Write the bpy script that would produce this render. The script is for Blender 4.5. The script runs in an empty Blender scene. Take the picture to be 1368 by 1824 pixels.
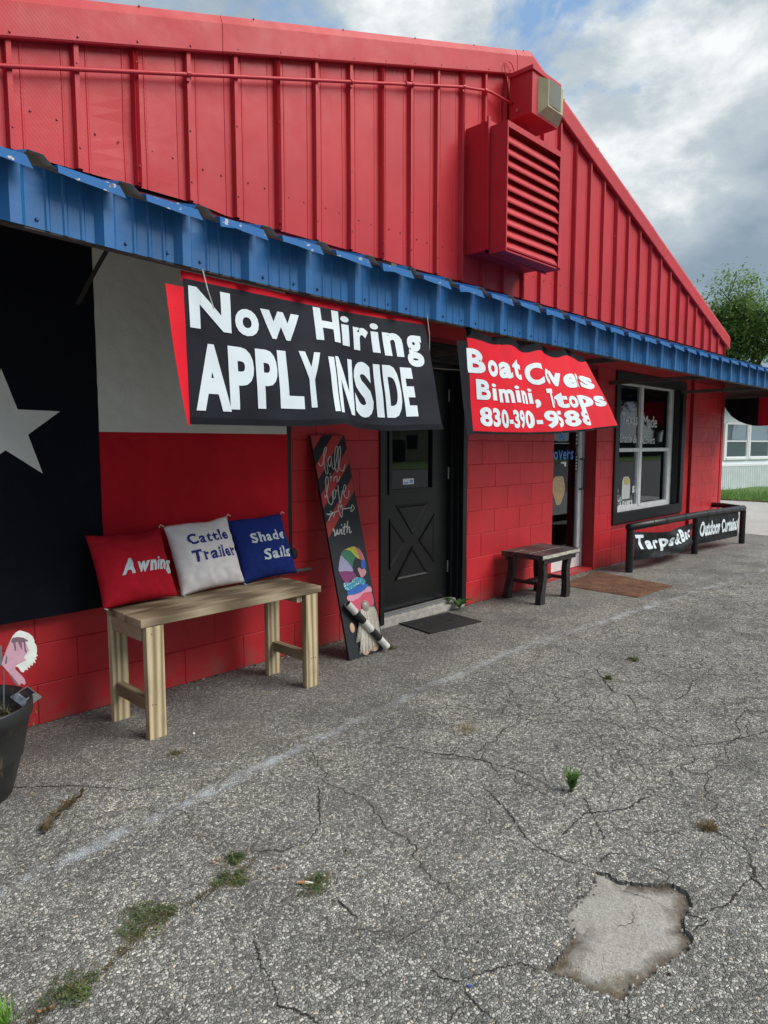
import bpy, bmesh, math, random
from mathutils import Vector, Matrix, noise
rnd = random.Random(7)
S = bpy.context.scene
COL = S.collection

# ------------------------------------------------------------------ camera
YAW, PITCH, FPX = 0.80799, -0.09847, 1221.3
cam = bpy.data.cameras.new('camera')
cam.sensor_fit = 'VERTICAL'; cam.sensor_height = 36.0
cam.lens = 36.0 * FPX / 1824.0
cam.clip_start = 0.05; cam.clip_end = 2000
camo = bpy.data.objects.new('camera', cam); COL.objects.link(camo)
fw = Vector((math.sin(YAW) * math.cos(PITCH), math.cos(YAW) * math.cos(PITCH), math.sin(PITCH)))
rt = Vector((math.cos(YAW), -math.sin(YAW), 0)); up = rt.cross(fw)
camo.matrix_world = Matrix(((rt.x, up.x, -fw.x, -4.72369), (rt.y, up.y, -fw.y, -3.52399), (rt.z, up.z, -fw.z, 1.39313), (0, 0, 0, 1)))
S.camera = camo

# ------------------------------------------------------------------ world, sun, exposure
SUN_EL, SUN_AZ = math.radians(47), math.radians(148)      # azimuth clockwise from +Y
w = bpy.data.worlds.new('World'); S.world = w; w.use_nodes = True
nt = w.node_tree; N = nt.nodes; L = nt.links; N.clear()
out = N.new('ShaderNodeOutputWorld'); bg = N.new('ShaderNodeBackground'); L.new(bg.outputs[0], out.inputs[0])
sky = N.new('ShaderNodeTexSky'); sky.sky_type = 'NISHITA'; sky.sun_disc = False
sky.sun_elevation = SUN_EL; sky.sun_rotation = SUN_AZ; sky.dust_density = 1.5
tc = N.new('ShaderNodeTexCoord')
def wmath(op, a, b=None, clamp=False):
    n = N.new('ShaderNodeMath'); n.operation = op; n.use_clamp = clamp
    for i, v in enumerate((a, b)):
        if v is None: continue
        if hasattr(v, 'links') or hasattr(v, 'node'): L.new(v, n.inputs[i])
        else: n.inputs[i].default_value = v
    return n.outputs[0]
def wnoise(scale, det, rough, loc, dist=0.0, sz=(1, 1, 1)):
    mp = N.new('ShaderNodeMapping'); mp.inputs['Location'].default_value = loc; mp.inputs['Scale'].default_value = sz
    L.new(tc.outputs['Generated'], mp.inputs[0])
    n = N.new('ShaderNodeTexNoise'); n.inputs['Scale'].default_value = scale; n.inputs['Detail'].default_value = det
    n.inputs['Roughness'].default_value = rough; n.inputs['Distortion'].default_value = dist
    L.new(mp.outputs[0], n.inputs['Vector']); return n.outputs['Fac']
def wramp(v, *stops):
    r = N.new('ShaderNodeValToRGB'); L.new(v, r.inputs[0])
    els = r.color_ramp.elements
    while len(els) < len(stops): els.new(0.5)
    for e, (p, c) in zip(els, stops): e.position = p; e.color = (*c, 1) if len(c) == 3 else c
    return r.outputs[0]
DIR_CLEAR, DIR_CLEAR2, DIR_BRIGHT, DIR_DARK = (0.601, 0.614, 0.512), (0.844, 0.398, 0.359), (0.778, 0.440, 0.450), (0.907, 0.298, 0.298)
cover = wnoise(3.6, 11, 0.60, (3.3, 1.7, 0.4), 0.25, (1, 1, 1.5))
def wdir(px, c0, c1):      # soft patch of sky round one compass direction
    v = N.new('ShaderNodeVectorMath'); v.operation = 'DOT_PRODUCT'; L.new(tc.outputs['Generated'], v.inputs[0]); v.inputs[1].default_value = Vector(px).normalized()
    m_ = N.new('ShaderNodeMapRange'); m_.interpolation_type = 'SMOOTHSTEP'; L.new(v.outputs['Value'], m_.inputs[0]); m_.inputs[1].default_value = c0; m_.inputs[2].default_value = c1; return m_.outputs[0]
clear1 = wdir(DIR_CLEAR, 0.93, 0.995); clear2 = wdir(DIR_CLEAR2, 0.985, 0.999)
cover2 = wmath('SUBTRACT', wmath('SUBTRACT', wmath('ADD', cover, wmath('MULTIPLY', wdir(DIR_BRIGHT, 0.95, 0.995), 0.03)), wmath('MULTIPLY', clear1, 0.10)), wmath('MULTIPLY', clear2, 0.04))
cmask = wramp(cover2, (0.385, (0, 0, 0)), (0.47, (1, 1, 1)))
shade = wnoise(2.7, 12, 0.62, (7.1, 4.2, 2.9), 0.2, (1, 1, 1.6))
shade = wmath('SUBTRACT', wmath('ADD', shade, wmath('MULTIPLY', wdir(DIR_BRIGHT, 0.955, 0.995), 0.26)), wmath('MULTIPLY', wdir(DIR_DARK, 0.90, 0.985), 0.10))
ccol = wramp(shade, (0.34, (1.3, 1.7, 2.1)), (0.46, (1.95, 2.35, 2.7)), (0.56, (2.6, 2.95, 3.15)), (0.67, (4.5, 4.65, 4.7)))
mx = N.new('ShaderNodeMixRGB'); L.new(cmask, mx.inputs[0])
gain = N.new('ShaderNodeMixRGB'); gain.blend_type = 'MULTIPLY'; gain.inputs[0].default_value = 1
L.new(sky.outputs[0], gain.inputs[1]); gain.inputs[2].default_value = (0.62, 0.62, 0.62, 1)
haze_mix = N.new('ShaderNodeMixRGB'); haze_mix.inputs[0].default_value = 0.55
L.new(gain.outputs[0], haze_mix.inputs[1]); haze_mix.inputs[2].default_value = (1.6, 2.7, 4.3, 1)
L.new(haze_mix.outputs[0], mx.inputs[1]); L.new(ccol, mx.inputs[2])
L.new(mx.outputs[0], bg.inputs[0]); bg.inputs[1].default_value = 0.1
sun = bpy.data.lights.new('sun', 'SUN'); sun.energy = 2.0; sun.angle = math.radians(42); sun.color = (1, 0.96, 0.9)
suno = bpy.data.objects.new('sun', sun); COL.objects.link(suno)
sd = Vector((math.sin(SUN_AZ) * math.cos(SUN_EL), math.cos(SUN_AZ) * math.cos(SUN_EL), math.sin(SUN_EL)))
suno.rotation_euler = sd.to_track_quat('Z', 'Y').to_euler()
S.view_settings.view_transform = 'Standard'; S.view_settings.look = 'None'
S.view_settings.exposure = 1.08; S.view_settings.gamma = 1; S.view_settings.use_curve_mapping = False
S.cycles.max_bounces = 8; S.cycles.transparent_max_bounces = 12

# ------------------------------------------------------------------ materials
MATS = {}
class Mat:
    def __init__(s, name, color=(0.5, 0.5, 0.5), rough=0.6, metal=0.0, spec=0.5, world=False):
        s.m = bpy.data.materials.new(name); s.m.use_nodes = True; MATS[name] = s.m
        s.nt = s.m.node_tree; s.N = s.nt.nodes; s.L = s.nt.links
        s.b = s.N['Principled BSDF']; s.out = s.N['Material Output']
        s.set('Base Color', (*color, 1)); s.set('Roughness', rough); s.set('Metallic', metal)
        s.set('Specular IOR Level', spec)
        s.tc = s.N.new('ShaderNodeNewGeometry').outputs['Position'] if world else s.N.new('ShaderNodeTexCoord').outputs['Object']
    def set(s, k, v):
        i = s.b.inputs[k]
        if hasattr(v, 'node'): s.L.new(v, i)
        else: i.default_value = v
    def map(s, scale=(1, 1, 1), loc=(0, 0, 0), rot=(0, 0, 0)):
        n = s.N.new('ShaderNodeMapping'); n.inputs['Scale'].default_value = scale; n.inputs['Location'].default_value = loc
        n.inputs['Rotation'].default_value = rot
        s.L.new(s.tc, n.inputs[0]); return n.outputs[0]
    def noise(s, scale, det=3, rough=0.5, vec=None, dist=0.0):
        n = s.N.new('ShaderNodeTexNoise'); n.inputs['Scale'].default_value = scale; n.inputs['Detail'].default_value = det
        n.inputs['Roughness'].default_value = rough; n.inputs['Distortion'].default_value = dist
        s.L.new(vec or s.tc, n.inputs['Vector']); return n.outputs['Fac']
    def vor(s, scale, feature='F1', vec=None, out='Distance', rand=1.0):
        n = s.N.new('ShaderNodeTexVoronoi'); n.feature = feature; n.inputs['Scale'].default_value = scale
        n.inputs['Randomness'].default_value = rand
        s.L.new(vec or s.tc, n.inputs['Vector']); return n.outputs[out]
    def ramp(s, v, *stops):
        r = s.N.new('ShaderNodeValToRGB'); s.L.new(v, r.inputs[0]); e = r.color_ramp.elements
        while len(e) < len(stops): e.new(0.5)
        for el, (p, c) in zip(e, stops): el.position = p; el.color = ((c, c, c) if isinstance(c, (int, float)) else tuple(c)) + (1,)
        return r.outputs[0]
    def mix(s, f, a, b, mode='MIX'):
        n = s.N.new('ShaderNodeMixRGB'); n.blend_type = mode
        for i, v in enumerate((f, a, b)):
            if hasattr(v, 'node'): s.L.new(v, n.inputs[i])
            else: n.inputs[i].default_value = v if i == 0 else (*v, 1)
        return n.outputs[0]
    def math(s, op, a, b=0.0, clamp=False):
        n = s.N.new('ShaderNodeMath'); n.operation = op; n.use_clamp = clamp
        for i, v in enumerate((a, b)):
            if hasattr(v, 'node'): s.L.new(v, n.inputs[i])
            else: n.inputs[i].default_value = v
        return n.outputs[0]
    def sep(s, vec=None):
        n = s.N.new('ShaderNodeSeparateXYZ'); s.L.new(vec or s.tc, n.inputs[0]); return n.outputs
    def bump(s, h, strength=0.3, dist=0.01, normal=None):
        n = s.N.new('ShaderNodeBump'); n.inputs['Strength'].default_value = strength; n.inputs['Distance'].default_value = dist
        s.L.new(h, n.inputs['Height'])
        if normal is not None: s.L.new(normal, n.inputs['Normal'])
        s.set('Normal', n.outputs[0]); return n.outputs[0]
def plain(name, color, rough=0.6, metal=0.0, spec=0.5, var=0.12, ns=30, bump=0.0, bs=200):
    a = Mat(name, color, rough, metal, spec)
    n = a.noise(ns, 5, 0.6)
    lo = tuple(c * (1 - var) for c in color); hi = tuple(min(1, c * (1 + var)) for c in color)
    a.set('Base Color', a.ramp(n, (0.3, lo), (0.7, hi)))
    if bump: a.bump(a.noise(bs, 4, 0.6), bump, 0.003)
    return a.m

RED = (0.36, 0.016, 0.022)
# painted concrete block
a = Mat('painted_block', RED, 0.5, world=True)
n1 = a.noise(1.6, 4, 0.6); n2 = a.noise(9, 5, 0.6); n3 = a.noise(160, 4, 0.65)
c = a.ramp(n1, (0.28, (0.44, 0.014, 0.020)), (0.5, (0.54, 0.018, 0.026)), (0.75, (0.62, 0.030, 0.036)))
z = a.sep()[2]
low = a.math('MULTIPLY', a.ramp(z, (0.0, 1.0), (0.18, 0.0)), a.ramp(n2, (0.38, 0.0), (0.62, 1.0)))
c = a.mix(a.math('MULTIPLY', low, 0.65), c, (0.16, 0.10, 0.08))
chip = a.ramp(a.noise(42, 3, 0.55), (0.745, 0.0), (0.765, 1.0))
c = a.mix(a.math('MULTIPLY', chip, 0.55), c, (0.5, 0.42, 0.4))
oi = a.N.new('ShaderNodeObjectInfo'); c = a.mix(1.0, c, a.ramp(oi.outputs['Random'], (0.0, 0.93), (1.0, 1.06)), 'MULTIPLY')
a.set('Base Color', c); a.set('Roughness', a.ramp(n2, (0.3, 0.40), (0.7, 0.62)))
h = a.mix(0.35, n3, a.noise(38, 4, 0.6)); a.bump(h, 0.5, 0.004)
# painted steel siding
a = Mat('painted_siding', RED, 0.42, world=True)
n1 = a.noise(1.1, 4, 0.6); n2 = a.noise(7, 6, 0.6); sv = a.noise(3, 5, 0.6, a.map((6, 6, 0.7)))
c = a.ramp(n1, (0.3, (0.41, 0.015, 0.023)), (0.7, (0.52, 0.023, 0.031)))
c = a.mix(a.ramp(sv, (0.5, 0.0), (0.75, 0.18)), c, (0.52, 0.06, 0.075))
fl = a.ramp(a.noise(26, 3, 0.5, a.map((1, 1, 0.6))), (0.775, 0.0), (0.79, 1.0))
c = a.mix(fl, c, (0.55, 0.48, 0.44))
a.set('Base Color', c); a.set('Roughness', a.ramp(n2, (0.3, 0.42), (0.7, 0.6))); a.set('Specular IOR Level', 0.38)
wv = a.N.new('ShaderNodeTexWave'); wv.inputs['Scale'].default_value = 26; wv.inputs['Distortion'].default_value = 1.5
wv.inputs['Detail'].default_value = 1.5; wv.bands_direction = 'DIAGONAL'; a.L.new(a.tc, wv.inputs['Vector'])
h = a.mix(0.5, wv.outputs['Fac'], a.noise(120, 3, 0.6)); a.bump(h, 0.13, 0.002)
# blue fascia paint
a = Mat('blue_paint', (0.02, 0.12, 0.33), 0.42, world=True)
n1 = a.noise(2.5, 4, 0.6); sv = a.noise(4, 5, 0.6, a.map((9, 9, 0.8)))
c = a.ramp(n1, (0.3, (0.007, 0.098, 0.28)), (0.7, (0.012, 0.128, 0.35)))
c = a.mix(a.ramp(sv, (0.52, 0.0), (0.8, 0.35)), c, (0.012, 0.06, 0.16)); a.set('Base Color', c)
a.bump(a.noise(90, 3, 0.6), 0.12, 0.002)
# blue roof sheet with flaking paint
a = Mat('flaking_blue_paint', (0.05, 0.2, 0.45), 0.65, spec=0.2, world=True)
ox = a.sep()[0]
f = a.ramp(a.noise(19, 4, 0.62, a.map((1, 1, 1.6))), (0.60, 0.0), (0.625, 1.0))
far = a.ramp(a.math('MULTIPLY', a.math('ADD', ox, 4.2), 0.25), (0.0, 1.0), (0.95, 0.0))
f = a.math('MULTIPLY', f, far, True)
rust = a.ramp(a.noise(45, 3, 0.6), (0.5, (0.50, 0.50, 0.47)), (0.6, (0.13, 0.07, 0.05)))
a.set('Base Color', a.mix(f, (0.010, 0.10, 0.29), rust)); gb = a.N.new('ShaderNodeNewGeometry').outputs['Backfacing']
c = a.mix(gb, a.mix(f, (0.010, 0.10, 0.29), rust), (0.40, 0.39, 0.37)); a.set('Base Color', c)
a.bump(a.noise(60, 3, 0.6), 0.2, 0.003)
plain('galvanised_grey', (0.20, 0.21, 0.22), 0.5, 0.6, var=0.2, ns=14)
plain('dull_soffit', (0.17, 0.165, 0.16), 0.6, 0.2, var=0.2, ns=6)
plain('beam_steel', (0.10, 0.09, 0.085), 0.6, 0.3, var=0.3, ns=12)
plain('black_paint', (0.006, 0.0065, 0.008), 0.45, var=0.3, ns=12, bump=0.15, bs=120)
plain('black_gloss', (0.006, 0.0065, 0.0075), 0.30, var=0.3, ns=8, bump=0.08, bs=90)
plain('black_rubber', (0.016, 0.016, 0.017), 0.75, var=0.3, ns=60, bump=0.4, bs=160)
plain('dusty_rubber', (0.05, 0.05, 0.05), 0.6, var=0.3, ns=40)
plain('black_strap', (0.01, 0.01, 0.01), 0.8)
plain('white_aluminium', (0.80, 0.81, 0.81), 0.4, 0.1, var=0.1, ns=10)
plain('grey_aluminium', (0.42, 0.43, 0.44), 0.35, 0.5, var=0.1, ns=10)
plain('screw_metal', (0.30, 0.06, 0.06), 0.4, 0.2)
plain('screw_blue', (0.02, 0.09, 0.2), 0.4, 0.2)
plain('mortar', (0.28, 0.014, 0.018), 0.8, bump=0.4, bs=80)
plain('concrete_pale', (0.42, 0.40, 0.36), 0.85, var=0.25, ns=25, bump=0.5, bs=120)
plain('white_vinyl', (0.78, 0.80, 0.82), 0.5, var=0.03)
plain('sticker_blue', (0.08, 0.30, 0.78), 0.5)
plain('sticker_yellow', (0.62, 0.48, 0.12), 0.6)
plain('sticker_tan', (0.42, 0.31, 0.17), 0.6, var=0.4, ns=60)
plain('paper', (0.62, 0.66, 0.63), 0.7)
plain('neon_tube_off', (0.38, 0.27, 0.18), 0.4)
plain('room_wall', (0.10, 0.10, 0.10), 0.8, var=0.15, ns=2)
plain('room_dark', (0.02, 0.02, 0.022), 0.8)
plain('room_red', (0.30, 0.03, 0.03), 0.6)
plain('brown_door', (0.05, 0.025, 0.02), 0.5)
plain('lens_plastic', (0.42, 0.38, 0.22), 0.35, var=0.12, ns=10)
plain('lens_dark', (0.17, 0.17, 0.14), 0.2, var=0.1, ns=4)
plain('cord_white', (0.5, 0.5, 0.48), 0.6)
plain('yarn', (0.62, 0.58, 0.50), 0.95, var=0.2, ns=90)
plain('skin_paint', (0.55, 0.36, 0.24), 0.7)
plain('nose_paint', (0.36, 0.32, 0.29), 0.3)
plain('tube_white', (0.62, 0.61, 0.57), 0.45, var=0.08)
plain('tube_black', (0.012, 0.012, 0.013), 0.5)
plain('board_black', (0.010, 0.013, 0.017), 0.5, var=0.2, bump=0.1)
plain('board_red', (0.50, 0.045, 0.04), 0.55, var=0.12, ns=14)
plain('letter_silver', (0.60, 0.60, 0.58), 0.45)
for nm, col in dict(green=(0.05, 0.22, 0.12), yellow=(0.66, 0.60, 0.04), coral=(0.62, 0.17, 0.19), blue=(0.02, 0.14, 0.52), lavender=(0.40, 0.39, 0.58),
                    heart=(0.68, 0.30, 0.36), purple=(0.27, 0.04, 0.16), cyan=(0.03, 0.32, 0.48), pink=(0.74, 0.34, 0.46), rose=(0.66, 0.09, 0.15)).items():
    plain('art_' + nm, col, 0.55, var=0.16, ns=50)
plain('dot_white', (0.7, 0.72, 0.75), 0.5); plain('dot_blue', (0.08, 0.06, 0.4), 0.5)
plain('ornament_white', (0.66, 0.70, 0.66), 0.5); plain('ornament_pink', (0.52, 0.30, 0.38), 0.5); plain('ornament_mauve', (0.17, 0.10, 0.13), 0.5)
plain('chrome_plastic', (0.40, 0.43, 0.46), 0.16, 0.8); plain('solar_cell', (0.012, 0.010, 0.014), 0.15)
plain('soil', (0.035, 0.026, 0.02), 0.95, var=0.4, ns=40, bump=0.8, bs=60)
plain('knob_metal', (0.55, 0.53, 0.5), 0.25, 0.8)
plain('siding_white', (0.64, 0.71, 0.73), 0.6, var=0.05)
plain('skirt_metal', (0.66, 0.73, 0.74), 0.4, 0.2, var=0.1, ns=3)
plain('house_blind', (0.50, 0.57, 0.58), 0.5, var=0.1)
plain('roof_shingle', (0.12, 0.11, 0.10), 0.9, var=0.2, ns=9)
plain('bark', (0.055, 0.045, 0.035), 0.9, var=0.3, ns=20, bump=0.6, bs=30)
plain('beige_wall', (0.45, 0.40, 0.30), 0.8)
plain('bone', (0.7, 0.68, 0.6), 0.6); plain('cig_orange', (0.42, 0.21, 0.10), 0.7); plain('cap_blue', (0.03, 0.10, 0.35), 0.4)
# cloths
def cloth(name, col, var=0.12, rough=0.85, sheen=0.2, wr=0.35):
    a = Mat(name, col, rough, 0, 0.14)
    n = a.noise(3.2, 5, 0.6); n2 = a.noise(14, 6, 0.65, None, 0.8)
    c = a.ramp(n, (0.3, tuple(x * (1 - var) for x in col)), (0.7, tuple(min(1, x * (1 + var)) for x in col)))
    c = a.mix(a.ramp(n2, (0.55, 0.0), (0.75, 0.25)), c, tuple(min(1, x * 1.1 + 0.01) for x in col))
    a.set('Base Color', c)
    a.bump(a.mix(0.35, a.noise(6, 5, 0.62, None, 1.2), a.noise(420, 2, 0.5)), wr, 0.012)
    return a
cloth('cloth_black', (0.008, 0.009, 0.013)); cloth('cloth_navy', (0.005, 0.006, 0.011), sheen=0.05)
cloth('cloth_red', (0.42, 0.010, 0.018)); cloth('cloth_flag_red', (0.50, 0.012, 0.022), 0.15, wr=0.8); cloth('cloth_flag_white', (0.72, 0.72, 0.68), 0.07, wr=0.9)
cloth('star_white', (0.66, 0.67, 0.65), 0.05)
cloth('banner_black', (0.011, 0.013, 0.020), 0.35, 0.65, 0.1); cloth('banner_red', (0.62, 0.008, 0.022), 0.1, 0.6, 0.1)
cloth('letter_paint', (0.62, 0.70, 0.74), 0.04, 0.6, 0.0, 0.2)
cloth('pillow_red', (0.42, 0.010, 0.022)); cloth('pillow_blue', (0.012, 0.028, 0.17)); a = cloth('pillow_white', (0.72, 0.69, 0.69), 0.06)
cloth('pillow_letter_blue', (0.03, 0.04, 0.20), 0.1, wr=0.1); cloth('pillow_letter_white', (0.55, 0.62, 0.66), 0.05, wr=0.1)
cloth('vinyl_black', (0.014, 0.015, 0.017), 0.3, 0.35, 0.0, 0.5)
cloth('bunting_red', (0.50, 0.012, 0.03)); cloth('bunting_white', (0.75, 0.76, 0.75), 0.05)
# wood
def wood(name, cols, rough=0.7, axis='x', worn=None, sc=1.0):
    a = Mat(name, cols[0], rough)
    st = {'x': (1.0, 16, 16), 'z': (16, 16, 1.0), 'y': (16, 1.0, 16)}[axis]
    v = a.map(tuple(q * sc for q in st))
    n = a.noise(2.0, 6, 0.6, v, 1.0); wv = a.N.new('ShaderNodeTexWave'); wv.inputs['Scale'].default_value = 1.1
    wv.inputs['Distortion'].default_value = 7; wv.inputs['Detail'].default_value = 3; wv.inputs['Detail Scale'].default_value = 0.8
    v2 = a.map({'x': (0.7, 8, 8), 'z': (8, 8, 0.7), 'y': (8, 0.7, 8)}[axis]); a.L.new(v2, wv.inputs['Vector'])
    m = a.mix(0.55, n, wv.outputs['Fac'])
    c = a.ramp(m, (0.25, cols[0]), (0.5, cols[1]), (0.75, cols[2]))
    k = a.ramp(a.vor(3.2, vec=a.map((1.0, 1.0, 1.0), (0.3, 0.2, 0.1))), (0.0, 0.8), (0.05, 0.0))
    c = a.mix(k, c, tuple(x * 0.25 for x in cols[0]))
    c = a.mix(a.ramp(a.noise(5, 5, 0.65), (0.45, 0.0), (0.75, 0.5)), c, tuple(x * 0.5 for x in cols[1]))
    if worn:
        wn = a.ramp(a.noise(22, 5, 0.7, v), (0.60, 0.0), (0.66, 1.0)); c = a.mix(wn, c, worn)
    a.set('Base Color', c); a.bump(m, 0.35, 0.003); return a
wood('bench_wood_leg', ((0.26, 0.19, 0.10), (0.45, 0.36, 0.21), (0.58, 0.49, 0.31)), axis='z')
wood('bench_wood_seat', ((0.14, 0.10, 0.06), (0.27, 0.205, 0.13), (0.40, 0.32, 0.21)), axis='x')
wood('bench_wood_rail', ((0.20, 0.15, 0.09), (0.30, 0.23, 0.14), (0.36, 0.28, 0.17)), axis='y')
wood('table_black', ((0.010, 0.009, 0.009), (0.018, 0.016, 0.016), (0.03, 0.026, 0.024)), 0.5, 'z', (0.16, 0.14, 0.11))
wood('table_top_wood', ((0.035, 0.030, 0.030), (0.055, 0.048, 0.048), (0.085, 0.075, 0.072)), 0.45, 'x')
plain('bare_wood_edge', (0.42, 0.40, 0.33), 0.8, var=0.4, ns=35)
a = Mat('barrel_plastic', (0.02, 0.02, 0.02), 0.45)
g = a.ramp(a.noise(2.2, 5, 0.6, a.map((14, 14, 1.0)), 0.8), (0.58, 0.0), (0.70, 0.7))
a.set('Base Color', a.mix(g, (0.016, 0.017, 0.018), (0.10, 0.08, 0.045))); a.bump(a.noise(3, 4, 0.6, a.map((14, 14, 1))), 0.3, 0.004)
# mats
a = Mat('brown_mat', (0.12, 0.05, 0.03), 0.95)
c = a.ramp(a.noise(7, 6, 0.7), (0.3, (0.055, 0.022, 0.014)), (0.55, (0.14, 0.058, 0.03)), (0.75, (0.22, 0.13, 0.06)))
c = a.mix(a.ramp(a.noise(60, 4, 0.7), (0.60, 0.0), (0.68, 0.8)), c, (0.30, 0.24, 0.15)); a.set('Base Color', c)
a.bump(a.noise(260, 3, 0.7), 0.9, 0.006)
# grass, leaves
def leafm(name, c0, c1):
    a = Mat(name, c0, 0.6); n = a.noise(9, 3, 0.6)
    oi = a.N.new('ShaderNodeObjectInfo')
    a.set('Base Color', a.ramp(n, (0.3, c0), (0.7, c1)))
    tr = a.N.new('ShaderNodeBsdfTranslucent'); a.L.new(a.ramp(n, (0.3, c0), (0.7, c1)), tr.inputs[0])
    mxs = a.N.new('ShaderNodeMixShader'); mxs.inputs[0].default_value = 0.35
    a.L.new(a.b.outputs[0], mxs.inputs[1]); a.L.new(tr.outputs[0], mxs.inputs[2]); a.L.new(mxs.outputs[0], a.out.inputs[0])
leafm('tree_leaf', (0.11, 0.20, 0.05), (0.26, 0.38, 0.12)); leafm('weed_leaf', (0.05, 0.085, 0.025), (0.13, 0.19, 0.06))
leafm('grass_green', (0.07, 0.17, 0.03), (0.17, 0.33, 0.07)); leafm('dry_grass', (0.24, 0.17, 0.07), (0.46, 0.36, 0.18))
leafm('dead_leaf', (0.08, 0.055, 0.02), (0.17, 0.13, 0.05)); leafm('bright_leaf', (0.14, 0.30, 0.03), (0.24, 0.46, 0.06))
leafm('dry_weed', (0.11, 0.09, 0.035), (0.20, 0.15, 0.06)); leafm('door_weed_leaf', (0.03, 0.09, 0.02), (0.08, 0.18, 0.05))
leafm('hedge_leaf', (0.012, 0.03, 0.010), (0.035, 0.07, 0.02)); leafm('pot_plant_leaf', (0.06, 0.07, 0.02), (0.15, 0.14, 0.05))
a = Mat('lawn', (0.07, 0.13, 0.03), 0.95)
a.set('Base Color', a.ramp(a.noise(3, 6, 0.7), (0.3, (0.05, 0.10, 0.02)), (0.6, (0.10, 0.18, 0.04)), (0.8, (0.17, 0.16, 0.07)))); a.bump(a.noise(40, 4, 0.7), 0.8, 0.03)
# glass
def glassm(name, tint, trans=0.75):
    m = bpy.data.materials.new(name); m.use_nodes = True; MATS[name] = m
    n = m.node_tree.nodes; l = m.node_tree.links; n.clear()
    o = n.new('ShaderNodeOutputMaterial'); t = n.new('ShaderNodeBsdfTransparent'); t.inputs[0].default_value = (*tint, 1)
    g = n.new('ShaderNodeBsdfGlossy'); g.inputs['Roughness'].default_value = 0.02; g.inputs[0].default_value = (0.95, 0.97, 1, 1)
    f = n.new('ShaderNodeFresnel'); f.inputs[0].default_value = 1.5
    tcx = n.new('ShaderNodeTexCoord'); nz = n.new('ShaderNodeTexNoise'); nz.inputs['Scale'].default_value = 1.3
    bm = n.new('ShaderNodeBump'); bm.inputs['Strength'].default_value = 0.05; bm.inputs['Distance'].default_value = 0.03
    l.new(tcx.outputs['Object'], nz.inputs['Vector']); l.new(nz.outputs['Fac'], bm.inputs['Height'])
    l.new(bm.outputs[0], g.inputs['Normal'])
    k = n.new('ShaderNodeMath'); k.operation = 'MULTIPLY'; l.new(f.outputs[0], k.inputs[0]); k.inputs[1].default_value = trans; k.use_clamp = True
    mx_ = n.new('ShaderNodeMixShader'); l.new(k.outputs[0], mx_.inputs[0]); l.new(t.outputs[0], mx_.inputs[1]); l.new(g.outputs[0], mx_.inputs[2]); l.new(mx_.outputs[0], o.inputs[0])
glassm('glass', (0.88, 0.9, 0.9), 1.25); glassm('dark_glass', (0.12, 0.13, 0.14), 1.5); glassm('house_glass', (0.9, 0.93, 0.93), 0.6)

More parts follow.
